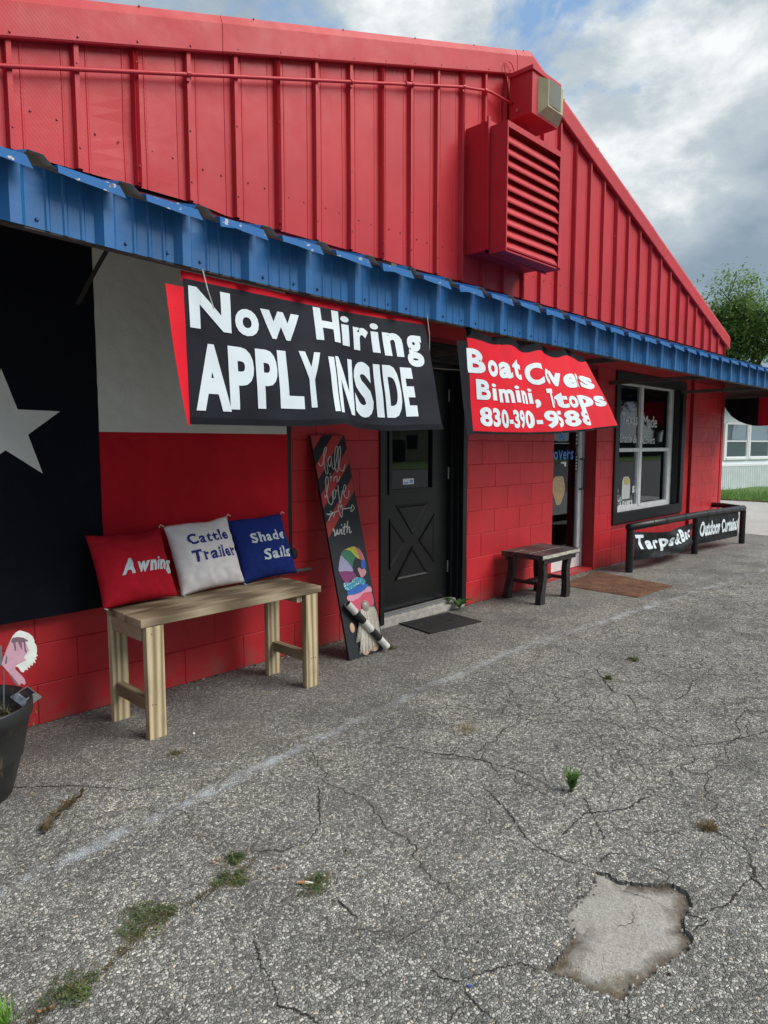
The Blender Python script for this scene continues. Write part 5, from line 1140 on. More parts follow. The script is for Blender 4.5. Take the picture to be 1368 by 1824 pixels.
STROKES = [[(0.0291, 1.3041), (0.0354, 1.2845), (0.0538, 1.2867), (0.0703, 1.3112), (0.084, 1.3556), (0.1002, 1.3945), (0.1144, 1.4083), (0.1163, 1.3942), (0.0998, 1.3608), (0.08, 1.3221), (0.0735, 1.2777), (0.0754, 1.2386), (0.0837, 1.2271), (0.0949, 1.2378), (0.0984, 1.2656), (0.0991, 1.288)], [(0.1486, 1.3429), (0.1339, 1.3432), (0.119, 1.3267), (0.1111, 1.2988), (0.1169, 1.2762), (0.1305, 1.287), (0.1482, 1.3316), (0.1486, 1.3429), (0.1437, 1.3091), (0.1436, 1.264), (0.1527, 1.2552)], [(0.1527, 1.2552), (0.1747, 1.2856), (0.2041, 1.353), (0.2185, 1.3984), (0.2143, 1.4127), (0.2012, 1.3986), (0.1831, 1.3534), (0.1677, 1.2971), (0.1669, 1.2519), (0.1815, 1.2344)], [(0.1815, 1.2344), (0.2068, 1.2845), (0.235, 1.3523), (0.248, 1.398), (0.2423, 1.4124), (0.2277, 1.3925), (0.2112, 1.3414), (0.2008, 1.2847), (0.2092, 1.256), (0.2247, 1.2412), (0.2418, 1.2491), (0.2605, 1.2857)], [(0.1048, 1.1983), (0.1182, 1.2117), (0.1069, 1.1758)], [(0.1439, 1.2077), (0.1318, 1.1718), (0.1436, 1.1937), (0.1598, 1.2059), (0.1691, 1.201), (0.1618, 1.1731), (0.1751, 1.1753), (0.1975, 1.2065)], [(0.0295, 1.0859), (0.0364, 1.0689), (0.0546, 1.1009), (0.0767, 1.1495), (0.0868, 1.1935), (0.0792, 1.2078), (0.0667, 1.1945), (0.0566, 1.1506), (0.0521, 1.09), (0.0551, 1.0401), (0.0721, 1.0195), (0.0897, 1.032), (0.1009, 1.0646), (0.1135, 1.1028)], [(0.1283, 1.1187), (0.1077, 1.1032), (0.0969, 1.076), (0.1062, 1.0559), (0.1253, 1.0742), (0.133, 1.1072), (0.1283, 1.1187), (0.1375, 1.1042), (0.1554, 1.1171)], [(0.1642, 1.1448), (0.1574, 1.1002), (0.1529, 1.0303), (0.1596, 1.027), (0.1775, 1.0707), (0.1943, 1.1036), (0.205, 1.0944)], [(0.1918, 1.0867), (0.2138, 1.0995), (0.234, 1.1296), (0.2298, 1.1441), (0.2165, 1.1363), (0.2033, 1.103), (0.2065, 1.0688), (0.2219, 1.0536), (0.2404, 1.0666), (0.2552, 1.1027)], [(0.0183, 0.9588), (0.0583, 0.9598), (0.1276, 0.9735)], [(0.0744, 0.9601), (0.0468, 0.9415), (0.0274, 0.9141)], [(0.0549, 0.9766), (0.0797, 0.958)], [(0.0222, 0.9601), (0.0569, 0.9478)], [(0.0912, 0.9598), (0.0734, 0.9309)], [(0.1491, 0.9857), (0.1452, 1.0101), (0.1331, 0.9998), (0.1307, 0.9676), (0.145, 0.9273), (0.1602, 0.9596), (0.1677, 1.0039), (0.158, 1.0075), (0.1491, 0.9857)], [(0.1669, 0.9815), (0.2553, 0.9847)], [(0.2599, 1.0038), (0.2778, 0.9813), (0.239, 0.9588), (0.2599, 1.0038)]]
BOLD = [[(0.0513, 0.8421), (0.0558, 0.8554), (0.0617, 0.8493), (0.0617, 0.8246), (0.0733, 0.8206), (0.0881, 0.8494), (0.0861, 0.822), (0.1011, 0.8232), (0.1151, 0.8511)], [(0.1284, 0.8509), (0.1199, 0.8212), (0.1295, 0.8174)], [(0.1647, 0.8836), (0.141, 0.8218), (0.1511, 0.814)], [(0.1387, 0.8565), (0.1778, 0.8627)], [(0.1938, 0.8977), (0.1674, 0.819), (0.1819, 0.8483), (0.1988, 0.8551), (0.1932, 0.8191), (0.213, 0.8255)], [(0.0529, 0.8118), (0.067, 0.8158)]]
q = MB()
for i, s_ in enumerate(STROKES + BOLD):
    V, F = stroke2d(s_, .0068 if i < len(STROKES) else .0105); m_ = map2d(V, F, onb(.0016 + .00004 * i)); q.add(m_.v, m_.f)
V = [(.112 + .006 * math.cos(k), 1.224 + .006 * math.sin(k)) for k in range(6)]; m_ = map2d(V, [tuple(range(6))], onb(.0017)); q.add(m_.v, m_.f)
V = [(.134 + .006 * math.cos(k), .876 + .006 * math.sin(k)) for k in range(6)]; m_ = map2d(V, [tuple(range(6))], onb(.0017)); q.add(m_.v, m_.f)
obj('lettering', q, 'letter_silver', bd, local=True)
ART = [('green', [(0.0951, 0.6979), (0.1285, 0.7092), (0.1692, 0.6978), (0.209, 0.6541), (0.1777, 0.6186), (0.1632, 0.5793), (0.1468, 0.6045), (0.1035, 0.6559), (0.0816, 0.6769)]), ('yellow', [(0.1157, 0.7072), (0.1746, 0.7202), (0.2241, 0.7161), (0.2374, 0.6662), (0.2421, 0.633), (0.209, 0.6541), (0.1692, 0.6978), (0.1285, 0.7092)]), ('coral', [(0.2241, 0.7161), (0.2627, 0.6909), (0.284, 0.6462), (0.2861, 0.6179), (0.2586, 0.6216), (0.2421, 0.633), (0.2374, 0.6662)]), ('blue', [(0.2586, 0.6216), (0.2861, 0.6179), (0.2883, 0.5849), (0.2754, 0.5587), (0.2464, 0.5721), (0.2479, 0.6044)]), ('lavender', [(0.0816, 0.6769), (0.1035, 0.6559), (0.1468, 0.6045), (0.1602, 0.5568), (0.0451, 0.5736), (0.0463, 0.6094), (0.0626, 0.6477)]), ('heart', [(0.2072, 0.5684), (0.2278, 0.5747), (0.2437, 0.5613), (0.267, 0.5617), (0.2815, 0.5466), (0.2738, 0.5263), (0.2324, 0.5047), (0.2169, 0.5301)]), ('purple', [(0.0451, 0.5736), (0.1602, 0.5568), (0.182, 0.5169), (0.1294, 0.5067), (0.1004, 0.4885), (0.0657, 0.5075), (0.0509, 0.5367)]), ('cyan', [(0.0571, 0.4864), (0.0782, 0.4983), (0.1252, 0.4892), (0.1556, 0.5118), (0.1937, 0.5133), (0.2412, 0.4987), (0.2591, 0.4774), (0.2447, 0.4611), (0.1945, 0.4645), (0.1538, 0.4527), (0.1206, 0.4445), (0.083, 0.4417), (0.0626, 0.4585)]), ('blue', [(0.0826, 0.4399), (0.1202, 0.4428), (0.1934, 0.4601), (0.2576, 0.461), (0.2725, 0.4428), (0.2214, 0.4188), (0.1431, 0.409), (0.0816, 0.4104)]), ('pink', [(0.0751, 0.4088), (0.1425, 0.4064), (0.221, 0.417), (0.2719, 0.4401), (0.2979, 0.4294), (0.2938, 0.3975), (0.2305, 0.4034), (0.1729, 0.3765), (0.0963, 0.3691), (0.0685, 0.3812)]), ('rose', [(0.0959, 0.3674), (0.1723, 0.3739), (0.2298, 0.4008), (0.2934, 0.3957), (0.2963, 0.3133), (0.2445, 0.3042), (0.1789, 0.2979), (0.1336, 0.2927), (0.0858, 0.3511)])]
def area(P_): return sum(P_[i][0] * P_[(i + 1) % len(P_)][1] - P_[(i + 1) % len(P_)][0] * P_[i][1] for i in range(len(P_)))
for i, (nm, P_) in enumerate(ART):
    # round the outline a little
    n = len(P_); R_ = []
    for k in range(n):
        p0, p1, p2, p3 = (Vector(P_[(k + j - 1) % n]) for j in range(4))
        for t in (0, .33, .66): R_.append(tuple(.5 * ((2 * p1) + (p2 - p0) * t + (2 * p0 - 5 * p1 + 4 * p2 - p3) * t * t + (3 * p1 - p0 - 3 * p2 + p3) * t ** 3)))
    q = MB(); q.prism(R_, -.0012 - .0003 * i, -.0005); obj('painted_shape', q, 'art_' + nm, bd, local=True, fix=True)
    if nm in ('cyan', 'purple', 'yellow', 'lavender', 'green'):
        r = random.Random(i); q = MB(); x0, x1 = min(p[0] for p in P_), max(p[0] for p in P_); z0, z1 = min(p[1] for p in P_), max(p[1] for p in P_); cnt = 0
        def inside(x, z): 
            c0 = False
            for k in range(len(R_)):
                a_, b_ = R_[k], R_[k - 1]
                if (a_[1] > z) != (b_[1] > z) and x < (b_[0] - a_[0]) * (z - a_[1]) / (b_[1] - a_[1]) + a_[0]: c0 = not c0
            return c0
        for _ in range(400):
            x, z = r.uniform(x0, x1), r.uniform(z0, z1)
            if inside(x, z) and cnt < (34 if nm == 'cyan' else 22):
                s_ = .0042 if nm == 'cyan' else .0026; V = [(x + s_ * math.cos(k), z + s_ * math.sin(k)) for k in range(6)]; m_ = map2d(V, [tuple(range(6))], onb(.0016 + .0003 * i)); q.add(m_.v, m_.f); cnt += 1
        tag(obj('painted_dots', q, {'cyan': 'dot_white', 'purple': 'dot_blue', 'yellow': 'board_black', 'lavender': 'art_lavender', 'green': 'art_green'}[nm], bd, local=True), kind='stuff')
q = MB()
def ellip(cx, cz, rx, rz, th, mat, name):
    q = MB(); q.grid(lambda u, v: (cx + rx * math.sin(v * math.pi / 2) * math.cos(u * 6.2832), -.004 - th * math.cos(v * math.pi / 2), cz + rz * math.sin(v * math.pi / 2) * math.sin(u * 6.2832)), 20, 6); return obj(name, q, mat, bd, local=True, smooth=True)
ellip(.2115, .316, .036, .040, .022, 'nose_paint', 'nose'); ellip(.066, .198, .022, .034, .006, 'skin_paint', 'hand')
ellip(.150, .030, .034, .030, .004, 'skin_paint', 'shoe'); ellip(.235, .035, .040, .028, .004, 'skin_paint', 'shoe')
r = random.Random(3); q = MB()
for k in range(150):
    u = r.random(); x0 = .165 + .125 * u; z0 = .305 - .012 * abs(u - .5); x1 = .085 + .215 * u + r.uniform(-.012, .012); ln = (.012 + .06 * (u - .15) ** 2 * 6) if u > .15 else .02
    z1 = max(.006, .012 + .19 * max(0, u - .62) + r.uniform(0, .05)) if u > .05 else .1; d = .004 + r.uniform(0, .012)
    P_ = [(x0, -d * .6, z0)]
    for j in range(1, 6): t = j / 5; P_.append((x0 + (x1 - x0) * t + .004 * nz(k * 3.1, t * 3) , -d - .006 * math.sin(t * 3) , z0 + (z1 - z0) * t))
    q.tube(P_, [.0022, .0026, .0026, .0025, .0022, .0012], 4, cap=False)
obj('yarn_beard', q, 'yarn', bd, local=True)
A_, B_ = Vector((.034, -.034, .362)), Vector((.318, -.036, .016)); nseg = 5
for k in range(nseg):
    p0 = A_.lerp(B_, k / nseg); p1 = A_.lerp(B_, (k + 1) / nseg); q = MB(); q.tube([p0, p1], .0245 if k % 2 == 0 else .0248, 20, cap=(k == nseg - 1)); obj('tube_band', q, 'tube_white' if k % 2 == 0 else 'tube_black', bd, smooth=False, local=True)
q = MB(); q.tube([A_, A_.lerp(B_, .06)], .021, 18, cap=False); q.add([A_.lerp(B_, .05) + Vector((0, .02, 0)), A_.lerp(B_, .05) + Vector((.015, -.015, .015)), A_.lerp(B_, .05) + Vector((-.015, -.015, -.012))], [(0, 1, 2)]); obj('tube_inside', q, 'galvanised_grey', bd, local=True)

# ------------------------------------------------------------------ small black table
tb = thing('side_table', 'small black wooden table with wavy legs and worn plank top', 'table', (.75, -.27, 0))
def leg(x, y, fx, fy, dirx=1):
    q = MB(); n = 14; prof = []
    for k in range(n + 1):
        t = k / n; z = .405 * t; wv_ = .014 * math.sin(t * 2 * math.pi * 1.05 + .6); prof.append((z, wv_))
    hw, hd = .034, .027
    vs = []; fs = []
    for z, wv_ in prof:
        t = z / .405; cxl = fx + (x - fx) * t + wv_ * dirx; cyl = fy + (y - fy) * t
        w2 = hw * (1.15 - .25 * math.sin(t * math.pi))
        vs += [(cxl - w2, cyl - hd, z), (cxl + w2, cyl - hd, z), (cxl + w2, cyl + hd, z), (cxl - w2, cyl + hd, z)]
    for k in range(n): fs += [(4 * k + j, 4 * k + (j + 1) % 4, 4 * k + 4 + (j + 1) % 4, 4 * k + 4 + j) for j in range(4)]
    fs += [(3, 2, 1, 0), (4 * n, 4 * n + 1, 4 * n + 2, 4 * n + 3)]; q.add(vs, fs); obj('leg', q, 'table_black', tb)
leg(.530, -.430, .480, -.445, -1); leg(.560, -.105, .515, -.085, -1); leg(.960, -.430, .905, -.440, 1); leg(.975, -.120, .945, -.130, 1)
for i, (y0, y1) in enumerate(((-.485, -.348), (-.343, -.208), (-.203, -.065))):
    q = MB(); q.box((.425 + .006 * (i % 2), y0, .392), (1.085 - .008 * (i % 2), y1, .438 + .0015 * i), bev=.005); obj('top_plank', q, 'table_top_wood', tb)
q = MB(); n = 40
vs = []; fs = []
for k in range(n + 1):
    x = .435 + .645 * k / n; vs += [(x, -.4865, .404 + .007 * nz(x * 14, 1)), (x, -.4865, .432 + .005 * nz(x * 17, 4))]
    if k: fs.append((2 * k - 2, 2 * k, 2 * k + 1, 2 * k - 1))
q.add(vs, fs)
for i, (y, a_, b_) in enumerate(((-.3455, .44, .98), (-.2055, .43, .60))):
    q.add([(a_, y - .004, .4415), (b_, y - .003, .4415), (b_, y + .004, .4418), (a_, y + .003, .4418)], [(0, 1, 2, 3)])
obj('bare_edge', q, 'bare_wood_edge', tb)
q = MB(); q.box((.47, -.475, .355), (1.03, -.455, .396)); q.box((.47, -.10, .355), (1.03, -.08, .396)); obj('top_apron', q, 'table_black', tb)
q = MB(); q.box((.50, -.40, .155), (.545, -.14, .180), bev=.003); q.box((.905, -.40, .160), (.950, -.15, .185), bev=.003); obj('side_rail', q, 'table_black', tb)
q = MB(); q.box((.546, -.315, .160), (.904, -.245, .183), bev=.003); obj('stretcher', q, 'table_black', tb)

# ------------------------------------------------------------------ door mats
m1 = thing('door_mat', 'black rubber door mat at the foot of the black door', 'mat', (-.62, -.2, 0))
MC = [(-.868, -.000), (-.329, -.056), (-.37, -.427), (-.922, -.359)]
def quad(C_, u, v, z): 
    a_ = Vector(C_[0]).lerp(Vector(C_[1]), u); b_ = Vector(C_[3]).lerp(Vector(C_[2]), u); p = a_.lerp(b_, v); return (p.x, p.y, z)
q = MB(); q.prism([(p[0], p[1]) for p in MC][::-1], .001, .009, plane='xy'); obj('base', q, 'black_rubber', m1)
q = MB()
for ring in ((.03, .06), (.97, .94)): pass
for (u0, u1, v0, v1) in ((.02, .98, .03, .06), (.02, .98, .94, .97), (.02, .045, .06, .94), (.955, .98, .06, .94)): q.add([quad(MC, u0, v0, .0115), quad(MC, u1, v0, .0115), quad(MC, u1, v1, .0115), quad(MC, u0, v1, .0115)], [(3, 2, 1, 0)])
for k in range(24):
    for v0 in (.10, .84):
        u0 = .06 + k * .037; q.add([quad(MC, u0, v0, .0115), quad(MC, u0 + .02, v0, .0115), quad(MC, u0 + .02, v0 + .06, .0115), quad(MC, u0, v0 + .06, .0115)], [(3, 2, 1, 0)])
E_ = [(.5 + .36 * math.cos(k * math.pi / 16), .5 + .24 * math.sin(k * math.pi / 16)) for k in range(33)]
for (a_, b_) in zip(E_, E_[1:]):
    s_ = .94; q.add([quad(MC, a_[0], a_[1], .012), quad(MC, b_[0], b_[1], .012), quad(MC, .5 + (b_[0] - .5) * s_, .5 + (b_[1] - .5) * s_, .012), quad(MC, .5 + (a_[0] - .5) * s_, .5 + (a_[1] - .5) * s_, .012)], [(0, 1, 2, 3)])
V, F = text2d('WELCOME', .24, .76, .42, .17, bold=.01); m_ = map2d(V, F, lambda u, v: quad(MC, u, 1 - v, .012)); q.add(m_.v, m_.f)
obj('raised_pattern', q, 'dusty_rubber', m1)
m2 = thing('door_mat', 'worn rusty brown door mat in front of the glass entry door', 'mat', (1.8, -.5, 0))
M2 = [(1.33, -.16), (2.258, -.060), (2.061, -.985), (1.307, -.95)]
q = MB(); q.grid(lambda u, v: (lambda p: (p[0] + .012 * nz(u * 9, v * 9), p[1] + .014 * nz(u * 8, v * 8, 4), .010 + .006 * nz(u * 4, v * 4, 9) - (.006 if min(u, v, 1 - u, 1 - v) < .01 else 0)))(quad(M2, u, v, 0)), 44, 44); obj('pile', q, 'brown_mat', m2, smooth=True)
r = random.Random(31); q = MB()
for _ in range(260):
    x, y, z = quad(M2, r.uniform(0, 1), min(1.04, abs(r.gauss(.8, .25))), .013 + r.uniform(0, .004)); a_ = r.uniform(0, 3.14); l_ = r.uniform(.006, .026); dx, dy = math.cos(a_) * l_, math.sin(a_) * l_
    q.add([(x, y, z), (x + dx, y + dy, z + .002), (x + dx - dy * .15, y + dy + dx * .15, z + .002), (x - dy * .15, y + dx * .15, z)], [(0, 1, 2, 3)])
tag(obj('dry_debris', q, 'dry_grass', m2), kind='stuff')

# ------------------------------------------------------------------ pipe rail with two vinyl banners
rl = thing('pipe_rail', 'low black pipe rail round the shop corner with capped posts', 'rail', (4.1, -.45, 0))
PA, PB, PC = (2.482, -.345), (4.289, -.400), (5.700, -.545)
for (x, y) in (PA, PB, PC):
    q = MB(); q.tube([(x, y, -.02), (x, y, .47)], .040, 16); obj('post', q, 'black_paint', rl, smooth=False)
q = MB(); q.tube([(PA[0] - .04, PA[1], .497), (3.4, -.372, .497), (4.29, -.40, .497), (PC[0] - .02, PC[1], .498), (PC[0] + .03, PC[1] + .01, .498)], .042, 14); obj('top_pipe', q, 'black_paint', rl, smooth=True)
q = MB(); q.tube([(PC[0] + .01, PC[1] + .02, .498), (5.95, -.20, .50), (6.02, .4, .50)], .038, 12); obj('return_pipe', q, 'black_paint', rl, smooth=True)
q = MB()
for x in (3.0, 3.35, 3.9, 4.55, 4.8, 5.0, 5.25, 5.5):
    y = PA[1] + (PB[1] - PA[1]) * (x - PA[0]) / (PB[0] - PA[0]) if x < 4.29 else PB[1] + (PC[1] - PB[1]) * (x - PB[0]) / (PC[0] - PB[0])
    q.tube([(x - .006, y, .4975), (x + .006, y, .4975)], .0445, 14)
obj('zip_tie', q, 'black_strap', rl)
def rail_banner(label, A0, B0, z0, z1, words, slack, seed, pinch):
    t = thing('rail_banner', label, 'banner', (A0[0], A0[1], z1), 'vinyl banners on the pipe rail')
    def P(u, v):
        x = A0[0] + (B0[0] - A0[0]) * u; y = A0[1] + (B0[1] - A0[1]) * u; tt = 1 - v
        bulge = slack * math.sin(math.pi * min(1, max(0, u))) * (.3 + .7 * tt)
        y2 = y - .012 - bulge - .014 * nz(u * 5 + seed, v * 3) * (1 + pinch) - .006 * nz(u * 16, v * 6, seed) - pinch * .03 * math.sin(u * 9 + v * 4) * v
        top = z1 - pinch * .05 * abs(math.sin(u * 2.6)) * 1.0
        return (x, y2, z0 - .012 * math.sin(u * 3) * slack * 10 + (top - z0) * v)
    q = MB(); q.grid(P, 60, 20); obj('vinyl', q, 'vinyl_black', t, smooth=True)
    V0 = lambda u, v: (lambda p: (p[0], p[1] - .005, p[2]))(P(u, v))
    lettering(t, words, V0, 'letter_paint', .03)
    q = MB(); q.grid(lambda u, v: (lambda p: (p[0], p[1] - .003, p[2]))(P(u, .02 + .025 * v)), 50, 1); obj('seam', q, 'black_strap', t)
    for k in range(5):
        u = .04 + .92 * k / 4; p = P(u, .97); x = p[0]; yy = A0[1] + (B0[1] - A0[1]) * u
    return t
W = dict(bold=.045)
rail_banner('slack black vinyl banner lettered Tarps on the near half of the pipe rail', (2.53, -.352), (4.15, -.40), .125, .44,
            [(('T', .02, .15, .42, .48), W), (('a', .155, .25, .38, .44), W), (('r', .265, .33, .38, .44), W), (('p', .345, .46, .40, .48), W), (('s', .475, .56, .38, .50), W), (('&', .58, .70, .36, .50), dict(bold=.02)), (('B', .72, .81, .40, .50), W), (('a', .825, .885, .42, .44), W), (('c', .90, .96, .44, .44), W)], .09, 2, 1.0)
rail_banner('taut black vinyl banner lettered Outdoor Curtains on the far half of the pipe rail', (4.335, -.405), (5.52, -.522), .12, .465,
            [(('Outdoor', .03, .52, .30, .52), dict(bold=.04, slant=.02)), (('Curtains', .55, .97, .30, .50), dict(bold=.04, slant=.02))], .01, 6, 0.0)

# ------------------------------------------------------------------ corner bunting
bu = thing('fan_bunting', 'half round dark and red fan bunting hanging from the end of the awning', 'bunting', (6.38, -.52, 2.09))
def arc(y0, y1, n=30): return [y0 + (y1 - y0) * k / n for k in range(n + 1)]
def bz(y): return 2.09 - .43 * math.sqrt(max(0, 1 - ((y + .53) / .53) ** 2))
for (a_, b_, mt) in ((.0, -.49, 'cloth_black'), (-.49, -.57, 'bunting_red'), (-.57, -1.06, 'bunting_red')):
    q = MB(); q.grid(lambda u, v: (6.375 + .012 * math.sin((a_ + (b_ - a_) * u) * 60) * v, a_ + (b_ - a_) * u, 2.09 - (2.09 - bz(a_ + (b_ - a_) * u)) * v), 30, 6); obj('cloth', q, mt, bu, smooth=True)
q = MB(); q.tube([(6.375, .0, 2.095), (6.375, -1.05, 2.095)], .010, 8); obj('rod', q, 'beam_steel', bu)

# ------------------------------------------------------------------ barrel planter at the left edge
pl = thing('barrel_planter', 'black plastic half barrel planter with woodgrain streaks', 'planter', (-3.985, -.562, 0))
q = MB(); prof = [(r0 * .94, z0) for r0, z0 in [(.0, .0), (.142, .0), (.158, .01), (.175, .07), (.198, .15), (.203, .158), (.208, .165), (.207, .172), (.222, .24), (.238, .315), (.246, .322), (.250, .335), (.252, .375), (.248, .382), (.240, .378), (.236, .33), (.215, .27), (.0, .27)]]
q.lathe(prof, 44, (-3.985, -.562)); obj('barrel', q, 'barrel_plastic', pl, smooth=True)
q = MB(); q.grid(lambda u, v: (-3.985 + .205 * v * math.cos(6.2832 * u), -.562 + .205 * v * math.sin(6.2832 * u), .285 + .012 * nz(v * 3, u * 5)), 24, 6); obj('soil', q, 'soil', pl, smooth=True)
r = random.Random(6); q = MB()
def leafquad(mb, p, L_, wd, d, upv=Vector((0, 0, 1)), mi=0):
    d = d.normalized(); s_ = d.cross(upv); s_ = s_.normalized() if s_.length > .01 else Vector((1, 0, 0)); s_ *= wd / 2
    mb.add([p, p + d * L_ * .45 + s_, p + d * L_, p + d * L_ * .45 - s_], [(0, 1, 2, 3)], mi)
for _ in range(1400):
    a_ = r.uniform(0, 6.28); rr = abs(r.gauss(0, .07)); p = Vector((-3.935 + rr * math.cos(a_), -.60 + rr * math.sin(a_), .29 + abs(r.gauss(0, .07)) * max(.2, 1 - rr / .16)))
    leafquad(q, p, r.uniform(.012, .028), .006, Vector((r.uniform(-1, 1), r.uniform(-1, 1), r.uniform(.1, 1))))
t_ = thing('potted_plant', 'scrubby green and brown plant growing in the barrel planter', 'plant', (-3.935, -.6, .29)); obj('foliage', q, ['pot_plant_leaf'], t_)
on = thing('garden_ornament', 'flat pink and white feathered garden ornament above the barrel planter', 'ornament', (-3.82, -.6, .45))
FL = [(-3.814, 0.63), (-3.801, 0.643), (-3.786, 0.648), (-3.771, 0.641), (-3.753, 0.63), (-3.739, 0.614), (-3.732, 0.592), (-3.736, 0.591), (-3.727, 0.575), (-3.725, 0.554), (-3.728, 0.538), (-3.723, 0.53), (-3.732, 0.526), (-3.728, 0.516), (-3.736, 0.515), (-3.732, 0.501), (-3.742, 0.506), (-3.745, 0.493), (-3.754, 0.498), (-3.756, 0.486), (-3.765, 0.493), (-3.764, 0.479), (-3.775, 0.483), (-3.78, 0.473), (-3.789, 0.478), (-3.800, 0.50), (-3.837, 0.52), (-3.861, 0.526), (-3.84, 0.579)]
PKP = [(-3.861, 0.526), (-3.84, 0.579), (-3.817, 0.621), (-3.8, 0.625), (-3.773, 0.617), (-3.757, 0.561), (-3.776, 0.536), (-3.769, 0.522), (-3.807, 0.511), (-3.812, 0.496), (-3.791, 0.466), (-3.779, 0.447), (-3.775, 0.427), (-3.78, 0.422), (-3.792, 0.432), (-3.799, 0.424), (-3.809, 0.43), (-3.814, 0.448), (-3.824, 0.47), (-3.841, 0.495)]
SHP = [(-3.821, 0.611), (-3.815, 0.624), (-3.793, 0.623), (-3.773, 0.615), (-3.757, 0.6), (-3.762, 0.599), (-3.769, 0.604), (-3.769, 0.576), (-3.765, 0.55), (-3.772, 0.56), (-3.775, 0.598), (-3.783, 0.603), (-3.781, 0.568), (-3.789, 0.584), (-3.795, 0.606), (-3.806, 0.604), (-3.804, 0.571), (-3.809, 0.572), (-3.812, 0.601)]
q = MB(); q.prism(FL, -.603, -.600); obj('feathers', q, 'ornament_white', on, fix=True)
q = MB(); q.prism(PKP, -.6045, -.6032); obj('body', q, 'ornament_pink', on, fix=True)
q = MB(); q.prism(SHP, -.6056, -.6047); q.prism([(-3.847, .525), (-3.842, .56), (-3.838, .55), (-3.842, .525)], -.6056, -.6047); q.prism([(-3.824, .468), (-3.812, .448), (-3.80, .425), (-3.806, .424), (-3.818, .44), (-3.84, .49)], -.6056, -.6047); obj('shading', q, 'ornament_mauve', on, fix=True)
q = MB(); q.tube([(-3.85, -.598, .55), (-3.86, -.598, .33)], .003, 6); q.box((-3.93, -.602, .52), (-3.855, -.598, .60)); obj('stake', q, 'galvanised_grey', on)
so = thing('solar_light', 'small square solar light tipped over on the rim of the barrel planter', 'solar light', (-3.775, -.61, .385))
so.rotation_euler = (.55, -.25, .35)
q = MB(); q.add([(-.042, -.042, -.02), (.042, -.042, -.02), (.042, .042, -.02), (-.042, .042, -.02), (-.026, -.026, .004), (.026, -.026, .004), (.026, .026, .004), (-.026, .026, .004)], [(0, 1, 5, 4), (1, 2, 6, 5), (2, 3, 7, 6), (3, 0, 4, 7), (4, 5, 6, 7), (3, 2, 1, 0)]); obj('cap', q, 'chrome_plastic', so, local=True)
q = MB(); q.box((-.021, -.021, .0043), (.021, .021, .0055)); obj('solar_cell', q, 'solar_cell', so, local=True)
q = MB(); q.tube([(0, 0, -.02), (-.01, -.02, -.06)], .012, 10); obj('stem', q, 'black_paint', so, local=True)

